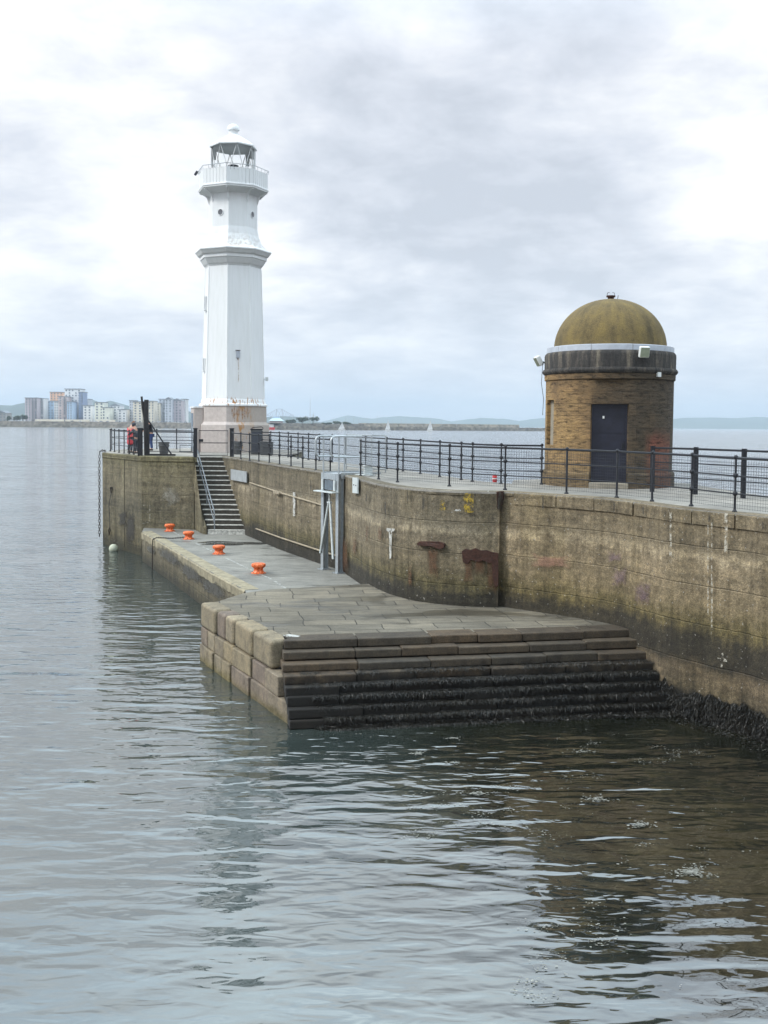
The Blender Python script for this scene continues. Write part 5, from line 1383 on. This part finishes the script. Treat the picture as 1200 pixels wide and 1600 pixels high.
    hc = Vector(L(0, .0 - headlean, 1.66)) * s
    rr = (.118 if hood else .105) * s
    prof = [(rr * sin(pi * k / 12), -rr * 1.12 * cos(pi * k / 12)) for k in range(13)]
    hm = MB().lathe(prof, (0, 0, 0), 16)
    if not hood:     # hair covers the top and back only
        keep = [f for f in hm.f if sum((hm.v[i].y > -rr * .35 or hm.v[i].z > rr * .45) for i in f) >= 3]; hm.f = keep
    hm.v = [Vector((v.x * .92, v.y * 1.08, v.z)) + hc for v in hm.v]
    h = hm.build('hood' if hood else 'hair', M[cols[2]], o, smooth=True, loc=(0, 0, 0)); h.location = (0, 0, 0)
    if not hood:
        for sx in (-1, 1):
            e = MB().box(Vector(L(sx * .083, -.01 - headlean, 1.62)) * s, (.018 * s, .03 * s, .05 * s)).build('ear', M['skin'], o, loc=(0, 0, 0), bevel=.005); e.location = (0, 0, 0)
            e = MB().box(Vector(L(sx * .032, -.105 - headlean, 1.655)) * s, (.022 * s, .012 * s, .01 * s)).build('eye', M['hair_d'], o, loc=(0, 0, 0)); e.location = (0, 0, 0)
    o.rotation_euler = (0, 0, rz); return o
person(deck(236.5, 704), radians(-75), 'person in black hooded jacket and blue jeans behind the timber post', 1.80, ('black_cl', 'jeans', 'black_cl'), lean=.25, arms=(1.0, .8), hood=True)
person(deck(203.5, 707.5), radians(150), 'person in a long red coat with ginger hair at the left railing', 1.58, ('coat_red', 'grey_cl', 'hair_g'), lean=.18, arms=(.7, .6), coat=True, headlean=.14)
person(deck(213, 708.6), radians(-120), 'person in dark grey clothes right of the one in red', 1.50, ('grey_cl', 'grey_cl', 'grey_cl'), lean=.12, arms=(.8, .9), hood=True)

# ------------------------------------------------------------------ far shore
def rock_mat(name, a, b_, sc):
    m, t = mat(name); pos = t.n('ShaderNodeNewGeometry').outputs['Position']
    v = t.n('ShaderNodeTexVoronoi', {'Vector': pos, 'Scale': sc}).outputs[1]
    nz = t.noise(pos, sc * .4, 5, .7)
    c = t.mix(.5, t.ramp(nz, [(.3, a), (.7, b_)]), t.n('ShaderNodeRGBToBW', {0: v}).outputs[0])
    c = t.mix(1., t.ramp(nz, [(.3, a), (.7, b_)]), t.ramp(t.n('ShaderNodeRGBToBW', {0: v}).outputs[0], [(.2, .6), (.8, 1.4)]), 'MULTIPLY')
    finish(t, c, .95, nz, .5, 1.); return m
M['rock'] = rock_mat('rock_armour', (.085, .072, .058), (.16, .138, .11), .35)
M['rubble'] = rock_mat('harbour_rubble_wall', (.13, .11, .08), (.24, .20, .15), .25)
def shore(name, px, h, wdt, m, jag=1., kind='structure', label=None, cat=None, foot=0):
    pts = []
    P_ = [atz(u, v, 0.) for u, v in px]; mb = MB(); n = 0; line = []
    for a, b_ in zip(P_[:-1], P_[1:]):
        k = max(2, int((b_ - a).length / 3)); line += [a.lerp(b_, i / k) for i in range(k)]
    line.append(P_[-1])
    for p in line:
        j = R.uniform(-.6, .6) * jag
        mb.v += [Vector((p.x, p.y - foot, -1)), Vector((p.x, p.y + h * .5 + j, h * .45 + R.uniform(-.3, .3) * jag)), Vector((p.x, p.y + h * 1.1 + j, h + R.uniform(-.35, .35) * jag)), Vector((p.x, p.y + h * 1.1 + wdt, h)), Vector((p.x, p.y + h * 1.1 + wdt + 5, -1))]
    for i in range(len(line) - 1):
        for k in range(4): mb.f.append((i * 5 + k, i * 5 + k + 1, i * 5 + k + 6, i * 5 + k + 5))
    o = mb.build(name, m); tag(o, label, cat, None, kind); return o
shore('rocky_shore', [(-60, 666.2), (120, 667.6), (300, 669.2), (420, 671.)], 7.0, 260, M['rock'])
shore('headland', [(410, 670.2), (480, 670.6), (568, 671.)], 7.5, 120, M['rock'])
bwk = shore('breakwater', [(418, 671.2), (600, 672.2), (860, 673.4), (1010, 674.3)], 4.2, 12, M['rock'], kind=None, label='long dark rocky breakwater across the far harbour', cat='breakwater')
hw = shore('outer_harbour_wall', [(560, 670.6), (700, 671.4), (812, 672.)], 8.6, 10, M['rubble'], .35, None, 'brown stone outer harbour wall behind the rocky breakwater', 'wall')
D0 = atz(100, 667, 0).y
def building(name, u0, u1, vtop, col, label, Y=None, roof='flat', floors=None, wincol='win_far', vbase=658.0, side=None, balc=False, wf=.36):
    Y = Y or (1440 + R.uniform(-20, 60))
    a, b_ = atY(u0, vtop, Y), atY(u1, vtop, Y); w = b_.x - a.x; z1 = a.z; zb = 5.5
    o = thing(name, label, 'building', ((a.x + b_.x) / 2, Y, zb), 'waterfront blocks on the far shore')
    m = M.get(col) or simple(col, tuple(min(.8, q * 1.55 + .05) for q in FC[col]), .8, 0, .12, .05); M[col] = m
    dpt = 22
    MB().box(((a.x + b_.x) / 2, Y + dpt / 2, (zb + z1) / 2), (w, dpt, z1 - zb)).build('wall', m, o)
    if roof == 'flat':
        MB().box(((a.x + b_.x) / 2, Y + dpt / 2, z1 + .4), (w + 1.2, dpt + 1.2, .8)).build('roof', M['far_roof'], o)
    else:
        xm = (a.x + b_.x) / 2; hr_ = 3.2
        MB().add([Vector((a.x - .5, Y - .5, z1)), Vector((b_.x + .5, Y - .5, z1)), Vector((b_.x + .5, Y + dpt, z1)), Vector((a.x - .5, Y + dpt, z1)), Vector((xm, Y - .5, z1 + hr_)), Vector((xm, Y + dpt, z1 + hr_))],
                 [(0, 1, 4), (1, 2, 5, 4), (2, 3, 5), (3, 0, 4, 5), (3, 2, 1, 0)]).build('roof', M['far_roof'], o)
    fl_ = floors or max(2, int((z1 - zb) / 3.6)); nc_ = max(2, int(w / 4.2)); proto = None
    fh = (z1 - zb - 1) / fl_; cw = w / nc_
    for i in range(fl_):
        for j in range(nc_):
            if R.random() < .08: continue
            c_ = Vector((a.x + cw * (j + .5), Y - .12, zb + 1 + fh * (i + .5)))
            if proto is None:
                proto = MB().box((0, 0, 0), (cw * wf, .3, fh * .5)).build('window', M['win_far'], o, loc=(0, 0, 0)); proto.location = c_ - o.location
            else: part_copy(proto, o, c_)
    if balc:
        bp2 = None
        for i in range(1, fl_):
            c_ = Vector((a.x + w * .75, Y - .9, zb + 1 + fh * i))
            if bp2 is None:
                bp2 = MB().box((0, 0, 0), (w * .5, 1.6, .5)).build('balcony', M['far_balc'], o, loc=(0, 0, 0)); bp2.location = c_ - o.location
            else: part_copy(bp2, o, c_)
    return o
M['win_far'] = simple('far_window', (.20, .23, .27), .25, 0, .1, .1); M['far_roof'] = simple('far_roof_grey', (.22, .24, .27), .8, 0, .1, .1); M['far_balc'] = simple('far_balcony', (.3, .32, .35), .7, 0, .1, .1)
FC = {'f_mauve': (.34, .30, .32), 'f_white': (.62, .64, .66), 'f_blue': (.28, .36, .46), 'f_orange': (.56, .29, .19), 'f_pblue': (.60, .66, .72), 'f_navy': (.16, .20, .30), 'f_cream': (.58, .52, .42), 'f_pcream': (.66, .62, .52), 'f_grey': (.34, .36, .40), 'f_sand': (.50, .44, .36), 'f_brown': (.40, .33, .32), 'f_dk': (.2, .19, .18)}
building('apartment_block', 39, 58, 622, 'f_mauve', 'mauve grey apartment block with balconies at the left end of the waterfront', balc=True)
building('apartment_block', 58, 68, 623, 'f_white', 'narrow white apartment block between the mauve block and the blue block', balc=True)
building('apartment_block', 68.5, 84, 627, 'f_blue', 'blue fronted apartment block left of the tallest towers', wf=.35)
building('apartment_block', 84.5, 91, 627, 'f_white', 'slim white apartment block directly right of the blue fronted one')
building('apartment_tower', 78, 98, 613, 'f_orange', 'orange topped apartment tower behind the blue and white blocks', Y=1520)
building('apartment_block', 91, 104, 620, 'f_brown', 'brownish balconied block between the slim white block and tallest tower', balc=True)
building('apartment_tower', 101, 126, 608, 'f_pblue', 'tallest pale blue apartment tower on the far shore', Y=1490, wf=.4)
building('apartment_block', 104.5, 113, 628, 'f_blue', 'small blue block in front of the tallest pale tower', Y=1462)
building('apartment_tower', 123, 129.5, 613, 'f_navy', 'dark navy balconied stair tower on the right side of the tallest tower', Y=1480, balc=True)
building('apartment_block', 130, 143, 634, 'f_pblue', 'low pale blue block right of the navy tower')
building('apartment_block', 129, 138, 624, 'f_grey', 'grey balconied block behind the low pale blue block', Y=1540, balc=True)
building('apartment_block', 148, 162, 629, 'f_cream', 'tall cream block with square windows left of the two pale blocks')
building('apartment_block', 159, 171, 637, 'f_cream', 'small cream block between two taller cream blocks', Y=1420)
building('apartment_block', 171.5, 188, 634, 'f_pcream', 'pale cream block with a gabled roof', roof='gable')
building('apartment_block', 184, 197, 640, 'f_pcream', 'low plain cream block right of the gabled one', Y=1425)
building('apartment_block', 202, 210, 626, 'f_grey', 'narrow grey block at the left end of the sand coloured terrace')
building('apartment_block', 208, 222, 628, 'f_sand', 'sand coloured block immediately left of the timber post', Y=1430)
building('apartment_block', 231, 241, 627, 'f_sand', 'sand coloured block immediately right of the timber post', Y=1430)
building('apartment_block', 241, 249, 630, 'f_sand', 'lower sand coloured infill block right of the timber post')
building('apartment_block', 248, 259, 624, 'f_grey', 'grey glazed block left of the gabled tower', balc=True)
building('apartment_tower', 257.5, 268.5, 624, 'f_grey', 'grey gabled apartment tower near the lighthouse', roof='gable', Y=1425)
building('apartment_block', 268, 284, 626, 'f_mauve', 'broad mauve grey block with a gable near the lighthouse', roof='gable')
building('apartment_tower', 282.5, 290, 624, 'f_white', 'slim pale tower with side balconies nearest the lighthouse', balc=True)
building('shed', -6, 9, 645, 'f_dk', 'dark gabled stone shed at the far left of the shore', roof='gable', Y=1400)
building('shed', 12, 46, 652, 'f_white', 'long low pale shed behind the trees at far left', Y=1600, floors=1)
# promenade wall, cars, lamp posts
pw = thing('promenade_wall', 'low pale wall running along the far waterfront below the blocks', 'wall', atY(150, 660, 1395))
for u0, u1 in ((55, 100), (102, 140), (150, 180)):
    a, b_ = atY(u0, 656, 1395), atY(u1, 656, 1395); MB().box(((a.x + b_.x) / 2, 1395, 8.2), (b_.x - a.x, 1.2, 3.6)).build('wall_panel', M.get('f_sand'), pw)
cm = [simple('car_white', (.7, .7, .7), .3), simple('car_grey', (.25, .27, .3), .3), simple('car_dark', (.05, .06, .08), .3)]
desc = ['white', 'grey', 'dark']
for k, (u, v) in enumerate(((16, 657.5), (46, 658), (113, 658), (125, 658), (150, 657.5), (158, 657.5), (168, 657), (196, 657.5), (206, 658), (248, 657), (252, 657.3), (258, 658), (272, 655.5), (279, 657.5), (283, 658), (290, 657.5))):
    i = R.choice((0, 0, 1, 2)); p = atY(u, v, 1385); p.z = 6.9 if p.z < 7 else p.z; p.z = 7.0
    o = thing('parked_car', ['tiny white car parked on the far promenade', 'tiny grey car parked on the far promenade', 'tiny dark car parked on the far promenade'][i], 'car', p, 'cars parked on the far promenade')
    MB().prism([(p.x - 2.1, p.y - .9), (p.x + 2.1, p.y - .9), (p.x + 2.1, p.y + .9), (p.x - 2.1, p.y + .9)], p.z + .35, p.z + 1.0).build('body', cm[i], o, bevel=.15)
    MB().hexa([(p.x - 1.3, p.y - .8, p.z + 1.), (p.x + 1.2, p.y - .8, p.z + 1.), (p.x + 1.2, p.y + .8, p.z + 1.), (p.x - 1.3, p.y + .8, p.z + 1.)], [(p.x - .8, p.y - .65, p.z + 1.5), (p.x + .7, p.y - .65, p.z + 1.5), (p.x + .7, p.y + .65, p.z + 1.5), (p.x - .8, p.y + .65, p.z + 1.5)]).build('cabin', M['win_far'], o)
    for sx in (-1.3, 1.3): MB().tube([(p.x + sx, p.y - .92, p.z + .33), (p.x + sx, p.y + .92, p.z + .33)], .33, 10).build('wheel', cm[2], o)
lampm = simple('pale_lamp_post', (.5, .52, .53), .5)
lp0 = None
for u in (10, 20, 33, 110, 146, 170, 190, 214, 246, 300, 444, 457):
    p = atY(u, 655, 1378); p.z = 6.6
    if lp0 is None:
        lp0 = thing('street_lamp', 'tall thin lamp post on the far promenade', 'street lamp', p, 'lamp posts on the far promenade')
        MB().tube([p, p + U * 10], [.22, .14], 6).build('pole', lampm, lp0); MB().tube([p + U * 9.9, p + U * 10.3 + Vector((1.4, 0, 0))], .12, 5).build('arm', lampm, lp0)
        MB().box(p + U * 10.3 + Vector((1.6, 0, 0)), (.9, .35, .18)).build('lamp_head', lampm, lp0)
    else: copy_thing(lp0, p, 'tall thin lamp post on the far promenade')
# trees
folm = []
def foliage(name, a, b_):
    m, t = mat(name); pos = t.n('ShaderNodeNewGeometry').outputs['Position']
    c = t.ramp(t.noise(pos, .35, 5, .7), [(.3, a), (.7, b_)]); finish(t, c, .9); return m
M['leaf'] = foliage('far_tree_leaves', (.02, .035, .014), (.055, .08, .03)); M['trunk'] = simple('far_trunk', (.08, .06, .045), .9)
def tree(u0, u1, vtop, Y, label, n=900, zb=6.):
    a, b_ = atY(u0, vtop, Y), atY(u1, vtop, Y); cx_, w, z1 = (a.x + b_.x) / 2, (b_.x - a.x) / 2, a.z
    o = thing('tree', label, 'tree', (cx_, Y, zb), 'trees along the far shore')
    MB().tube([(cx_, Y, zb - .5), (cx_ + .2, Y, zb + (z1 - zb) * .5)], [.6, .25], 6).build('trunk', M['trunk'], o)
    m = MB(); h = (z1 - zb)
    cl_ = [(R.uniform(-.7, .7) * w, R.uniform(-.5, .5) * w, R.uniform(.35, .8) * h, R.uniform(.25, .45)) for _ in range(9)]
    for _ in range(n):
        c_ = R.choice(cl_); d = Vector((R.gauss(0, 1), R.gauss(0, 1), R.gauss(0, 1))).normalized() * R.uniform(.6, 1.)
        p = Vector((cx_ + c_[0] + d.x * c_[3] * w * 1.1, Y + c_[1] + d.y * c_[3] * w, zb + c_[2] + d.z * c_[3] * h * .62))
        if p.z < zb + .4: continue
        s1_ = Vector((R.gauss(0, 1), R.gauss(0, 1), R.gauss(0, 1))).normalized() * .55; s2_ = d.cross(s1_).normalized() * .5
        m.add([p - s1_, p + s2_, p + s1_, p - s2_], [(0, 1, 2, 3)])
    m.build('crown', M['leaf'], o)
tree(9, 19, 650, 1390, 'low dark tree right of the dark gabled shed'); tree(19, 31, 648.5, 1400, 'dark tree in the middle of the far left group'); tree(29, 43, 647.5, 1410, 'dark tree left of the mauve apartment block')
tree(462, 482, 650.5, 1330, 'dark green tree between the pavilion and the radio mast'); tree(478, 500, 650, 1320, 'rounded dark tree right of the radio mast'); tree(520, 550, 658, 1330, 'low brown bush clump behind the first white sail')
tree(446, 464, 654.5, 1340, 'small tree immediately right of the blue roofed pavilion'); tree(498, 522, 660, 1330, 'low scrubby bush right of the rounded dark tree'); 
# pavilion
pv = atY(431, 660, 1330); pz = 6.
pvo = thing('pavilion', 'low pavilion with a pale blue hipped roof right of the lighthouse', 'pavilion', (pv.x, 1330, pz))
a, b_ = atY(420, 657.5, 1330), atY(443, 657.5, 1330); zw = a.z
MB().box((pv.x, 1336, (pz + zw) / 2), (b_.x - a.x - 3, 12, zw - pz)).build('wall', M['f_brown'], pvo)
M['pvr'] = simple('pale_blue_roof', (.45, .58, .66), .6)
MB().add([Vector((a.x, 1328, zw)), Vector((b_.x, 1328, zw)), Vector((b_.x, 1346, zw)), Vector((a.x, 1346, zw)), Vector((pv.x - 5, 1334, zw + 3.4)), Vector((pv.x + 5, 1334, zw + 3.4)), Vector((pv.x + 5, 1340, zw + 3.4)), Vector((pv.x - 5, 1340, zw + 3.4))],
         [(0, 1, 5, 4), (1, 2, 6, 5), (2, 3, 7, 6), (3, 0, 4, 7), (4, 5, 6, 7), (3, 2, 1, 0)]).build('roof', M['pvr'], pvo)
MB().box((pv.x, 1337, zw + 4.4), (8, 5, 2.4)).build('lantern', M['f_blue'] if 'f_blue' in M else M['far_roof'], pvo)
# radio mast
rm = atY(484.5, 660, 1340); rz1 = atY(484.5, 621, 1340).z
mo = thing('radio_mast', 'very tall thin radio mast between two dark trees', 'mast', (rm.x, 1340, 6)); MB().tube([(rm.x, 1340, 5), (rm.x, 1340, rz1)], [.35, .12], 6).build('pole', lampm, mo)
for f in (.35, .55, .8): MB().box((rm.x, 1340, 6 + (rz1 - 6) * f), (1.4, .3, .25)).build('crossarm', lampm, mo)
rm = atY(489.5, 660, 1345); wt = thing('wind_turbine', 'short pale wind turbine pole beside the radio mast', 'turbine', (rm.x, 1345, 6)); MB().tube([(rm.x, 1345, 5), (rm.x, 1345, atY(489, 648, 1345).z)], .4, 6).build('pole', lampm, wt)
for a_ in (.3, .3 + 2.1, .3 + 4.2): q = Vector((rm.x, 1344.5, atY(489, 648, 1345).z)); MB().tube([q, q + Vector((sin(a_) * 3.4, 0, cos(a_) * 3.4))], [.25, .1], 5).build('blade', lampm, wt)
# yachts (hull, mast) in the marina behind the wall
sailm = simple('white_sail', (.8, .8, .8), .7, 0, .05); hullm = simple('white_hull', (.7, .7, .7), .4, 0, .05)
def yacht(u, vtop, Y, label, sail=False, group=None, vb=None, L=8.):
    p = atY(u, 668, Y); zt2 = atY(u, vtop, Y).z
    o = thing('sailing_boat' if sail else 'moored_yacht', label, 'sailing boat' if sail else 'yacht', (p.x, Y, 0), group)
    hl = [(p.x - L / 2, Y), (p.x - L * .3, Y - 1.2), (p.x + L * .3, Y - 1.1), (p.x + L / 2, Y - .4), (p.x + L / 2, Y + .4), (p.x + L * .3, Y + 1.1), (p.x - L * .3, Y + 1.2)]
    MB().prism(hl, -.2, 1.0).build('hull', hullm, o); MB().tube([(p.x, Y, .9), (p.x, Y, zt2)], .12, 5).build('mast', lampm, o)
    MB().box((p.x + .6, Y, 1.25), (L * .35, 1.5, .5)).build('cabin', hullm, o)
    if sail:
        MB().add([Vector((p.x + .15, Y, 1.8)), Vector((p.x + L * .42, Y, 1.8)), Vector((p.x + .15, Y, zt2)), Vector((p.x + L * .2, Y + .35, 1.8 + (zt2 - 1.8) * .4)), Vector((p.x + .15, Y + .06, 1.8)), Vector((p.x + L * .42, Y + .06, 1.8)), Vector((p.x + .15, Y + .06, zt2))],
                 [(0, 1, 3), (1, 2, 3), (2, 0, 3), (4, 5, 6)]).build('mainsail', sailm, o)
        MB().add([Vector((p.x - .15, Y, 1.6)), Vector((p.x - L * .45, Y, 1.3)), Vector((p.x - .1, Y, zt2 * .85)), Vector((p.x - L * .2, Y + .3, 1.5 + zt2 * .3))], [(0, 1, 3), (1, 2, 3), (2, 0, 3)]).build('jib', sailm, o)
    return o
yacht(534, 659, 1160, 'white sailed boat nearest the lighthouse, in front of the breakwater', True)
yacht(606, 655.5, 1150, 'tall narrow white sailed boat in the middle of the breakwater', True, L=6.5)
yacht(672, 656, 1120, 'white sailed boat farthest right along the breakwater', True, L=7)
mu = [419, 425, 430, 437, 451, 469, 520, 540, 553, 560, 573, 590, 613, 621, 627, 634, 642, 646, 650, 655, 660, 679, 690, 701, 714]
for i, u in enumerate(mu):
    yacht(u + R.uniform(-.8, .8), R.choice((650, 652, 654, 655, 657)) + (u - 600) * .006, 1480 + R.uniform(-30, 60), 'moored yacht whose thin mast shows above the breakwater', group='yachts in the far marina')
# lifeboat-like red and white boat by the lighthouse
p = atz(423.5, 671.3, 0); o = thing('harbour_boat', 'small red and white motor boat right of the lighthouse base', 'boat', (p.x, p.y - 8, 0)); X, Y = p.x, p.y - 8
MB().prism([(X - 5, Y), (X - 3, Y - 1.6), (X + 5, Y - 1.6), (X + 5, Y + 1.6), (X - 3, Y + 1.6)], -.2, 2.6).build('hull', M['red'], o); MB().box((X + 1, Y, 4.2), (5, 2.4, 3.2)).build('cabin', hullm, o)
# Forth-like cantilever bridge, far away
BY = 7000.
bm_ = simple('bridge_steel', (.20, .17, .18), .8)
bo_ = thing('cantilever_bridge', 'distant steel cantilever railway bridge just right of the lighthouse', 'bridge', atY(440, 655, BY))
def bp(u, v): return atY(u, v, BY)
def cant(uc, w, vt, vb, half):
    m = MB(); r = 1.5
    tl_, tr_ = bp(uc - w, vt), bp(uc + w, vt); bl_, br_ = bp(uc - w * 1.2, vb), bp(uc + w * 1.2, vb)
    m.tube([bl_, tl_], r * 1.4, 5); m.tube([br_, tr_], r * 1.4, 5); m.tube([tl_, tr_], r, 5); m.tube([bl_, tr_], r * .7, 4); m.tube([br_, tl_], r * .7, 4)
    m.build('tower', bm_, bo_)
    for s in (-1, 1):
        m = MB(); n = 5; T = []; B = []
        for k in range(n + 1):
            f = k / n; T.append(bp(uc + s * (w + (half - w) * f), vt + (vb - vt) * .62 * f ** .9)); B.append(bp(uc + s * (w * 1.2 + (half - w) * f), vb - (vb - vt) * .38 * sin(f * pi / 2)))
        m.tube(T, r * .8, 4); m.tube(B, r * .8, 4)
        for k in range(n): m.tube([T[k], B[k + 1]], r * .5, 4); m.tube([B[k], T[k + 1]], r * .5, 4)
        m.build('cantilever_arm', bm_, bo_)
cant(436.5, 4, 639.2, 655, 22); cant(390, 4, 639, 654, 22)
MB().tube([bp(395, 651.5), bp(500, 653)], 1.4, 5).build('deck', bm_, bo_)
# distant road bridge line
# hills
def hill_mat(name, a, b_, s=.004):
    m, t = mat(name); pos = t.n('ShaderNodeNewGeometry').outputs['Position']
    nz = t.noise(pos, s, 6, .65); c = t.ramp(nz, [(.35, a), (.65, b_)]); 
    sp_ = t.ramp(t.noise(pos, s * 6, 4, .7), [(.62, 0.), (.68, 1.)]); c = t.mix(t.math('MULTIPLY', sp_, .25), c, (.3, .3, .25, 1))
    finish(t, c, .95); return m
M['hill'] = hill_mat('wooded_hill', (.018, .032, .022), (.045, .065, .035)); M['hill2'] = hill_mat('coast_fields', (.035, .06, .035), (.09, .11, .06), .0025)
def hills(name, prof, Y, m, jag=6.):
    mb = MB(); pts = []
    for (u0, v0), (u1, v1) in zip(prof[:-1], prof[1:]):
        k = max(2, int((u1 - u0) / 2.5)); pts += [(u0 + (u1 - u0) * i / k, v0 + (v1 - v0) * i / k) for i in range(k)]
    pts.append(prof[-1])
    NR = 7
    for i, (u, v) in enumerate(pts):
        t = atY(u, v, Y); zt3 = max(3, t.z + mnoise.noise(Vector((t.x * .004, Y, 1))) * jag + mnoise.noise(Vector((t.x * .015, Y, 2))) * jag * .5)
        for k in range(NR + 1):
            f = k / NR; y = Y - 900 + 900 * f; x = t.x * y / Y
            z = zt3 * (f ** .8) * (1 + .12 * mnoise.noise(Vector((x * .003, y * .006, 3)))) if 0 < k < NR else (zt3 if k else -2)
            mb.v.append(Vector((x, y, z)))
        mb.v.append(Vector((t.x, Y + 400, -2)))
    st_ = NR + 2
    for i in range(len(pts) - 1):
        for k in range(NR + 1): mb.f.append((i * st_ + k, i * st_ + k + 1, (i + 1) * st_ + k + 1, (i + 1) * st_ + k))
    tag(mb.build(name, m, smooth=True), kind='structure')
hills('wooded_hills', [(-120, 640), (-40, 634), (0, 633), (18, 634), (30, 631), (42, 629), (70, 627), (100, 628), (130, 627), (140, 623), (152, 627), (160, 629), (172, 626), (188, 630), (200, 634), (215, 636), (250, 640), (280, 640), (296, 643), (320, 648), (380, 651), (415, 652), (440, 650), (460, 651), (480, 655), (500, 660)], 5200, M['hill'], 5)
hills('far_coast', [(500, 659), (520, 655), (530, 653), (542, 650), (552, 650.5), (575, 653), (600, 652), (625, 651), (645, 651.5), (665, 652.5), (690, 655), (705, 657.5), (722, 656), (745, 654.5), (770, 653.5), (787, 654), (800, 656.5), (812, 657.5), (828, 655), (845, 653.5), (870, 652.5), (900, 655), (960, 657), (1020, 658), (1045, 655), (1060, 653.5), (1085, 652.5), (1110, 652.5), (1140, 653.5), (1165, 652.5), (1190, 651.5), (1230, 652), (1300, 655), (1400, 660)], 9500, M['hill2'], 9)

# ------------------------------------------------------------------ haze
def haze_box(dens=5e-5):
    m, t = mat('sea_haze')
    v = t.n('ShaderNodeVolumePrincipled', {'Color': (.72, .86, 1., 1), 'Density': dens, 'Anisotropy': .2})
    t.n('ShaderNodeOutputMaterial', {1: v})
    o = MB().box((0, 6900, 150), (28600, 14400, 302.1)).build('haze', m)
    tag(o, 'thin pale air haze over the far water', 'haze', None, 'stuff')
HAZE = True
if HAZE: haze_box(1.3e-4)

# ------------------------------------------------------------------ sky and sun
SUN_EL, SUN_AZ = 42., -106.        # azimuth from +Y (view direction), negative = left
w = bpy.data.worlds.new('World'); SC.world = w; w.use_nodes = True
t = NT(w.node_tree)
sky = t.n('ShaderNodeTexSky', sky_type='NISHITA', sun_disc=False)
sky.sun_elevation = radians(SUN_EL); sky.sun_rotation = radians(SUN_AZ); sky.air_density = 1.2; sky.dust_density = 2.5
d = t.n('ShaderNodeTexCoord').outputs['Generated']
dn = t.vm('NORMALIZE', d, (0, 0, 0)).outputs[0]
x, y, z = t.sep(dn)
zz = t.math('ADD', t.math('MAXIMUM', z, 0.), .24)
pl_ = t.n('ShaderNodeCombineXYZ', {0: t.math('DIVIDE', x, zz), 1: t.math('DIVIDE', y, zz), 2: 0.}).outputs[0]
n1 = t.noise(t.scaled(pl_, (1., 1., 1)), 1.5, 7, .52, .2); n2 = t.noise(pl_, 5.0, 7, .6, .2)
cl = t.math('ADD', t.math('MULTIPLY', n1, .57), t.math('MULTIPLY', n2, .43))
def blob(u, v, k, amp):
    q = ray(u, v).normalized()
    dt = t.vm('DOT_PRODUCT', dn, tuple(q)).outputs[1]
    return t.math('MULTIPLY', t.math('EXPONENT', t.math('MULTIPLY', t.math('SUBTRACT', dt, 1.), k)), amp)
acc = cl
for (u, v, k, amp) in ((680, 260, 110, -.12), (560, 240, 160, -.04), (830, 240, 110, -.06), (70, 350, 260, -.09), (500, 110, 120, -.02), (260, 380, 500, .19), (150, 320, 700, .07), (1160, 180, 160, .11), (1130, 290, 700, .11), (420, 350, 900, .08), (90, 110, 200, .05), (40, 250, 300, -.03), (600, 50, 120, .05), (1000, 60, 100, -.02), (30, 450, 600, .13),
        (1050, 420, 120, -.05), (700, 420, 60, -.02), (250, 530, 120, -.02)):
    acc = t.math('ADD', acc, blob(u, v, k, amp))
ccol = t.ramp(acc, [(.32, (.53, .56, .62)), (.41, (.65, .675, .735)), (.475, (.755, .77, .81)), (.53, (.85, .857, .877)), (.58, (.93, .93, .935)), (.64, (1.01, 1.0, .99))])
# thin blue showing between banks low down
hz = t.ramp(z, [(.0, 1.), (.17, 0.)])
ccol = t.mix(t.math('MULTIPLY', hz, .6), ccol, (.74, .79, .87, 1))
up = t.mix(1., t.ramp(z, [(.32, .40), (.38, .45), (.48, .74), (.64, 1.), (1., .85)]), (2.5, 2.5, 2.5, 1), 'MULTIPLY')
up = t.mix(t.ramp(z, [(.34, 0.), (.55, 1.)]), up, t.mix(1., up, (.87, 1.02, 1.09, 1), 'MULTIPLY'))
K = 10.
bh = t.ramp(t.math('ADD', t.math('MULTIPLY', y, .5), .5), [(.1, .80), (.62, 1.)])
cc_ = t.mix(1., t.mix(1., t.mix(1., ccol, bh, 'MULTIPLY'), up, 'MULTIPLY'), (K, K, K, 1), 'MULTIPLY')
fin = t.mix(.93, sky.outputs[0], cc_)
bg = t.n('ShaderNodeBackground', {0: fin, 1: .1}); t.n('ShaderNodeOutputWorld', {0: bg})
w.cycles.sampling_method = 'MANUAL'; w.cycles.sample_map_resolution = 512
sl = bpy.data.lights.new('sun', 'SUN'); sl.energy = 1.9; sl.angle = radians(14); sl.color = (1., .96, .90)
so = bpy.data.objects.new('sun', sl); COL.objects.link(so)
el, az = radians(SUN_EL), radians(SUN_AZ)
sd = Vector((sin(az) * cos(el), cos(az) * cos(el), sin(el)))
so.rotation_euler = (-sd).to_track_quat('-Z', 'Y').to_euler()
SC.view_settings.view_transform = 'Standard'; SC.view_settings.look = 'None'; SC.view_settings.exposure = 0.32; SC.view_settings.gamma = 1
SC.cycles.max_bounces = 6; SC.cycles.volume_bounces = 0; SC.cycles.transparent_max_bounces = 12; SC.cycles.caustics_reflective = False
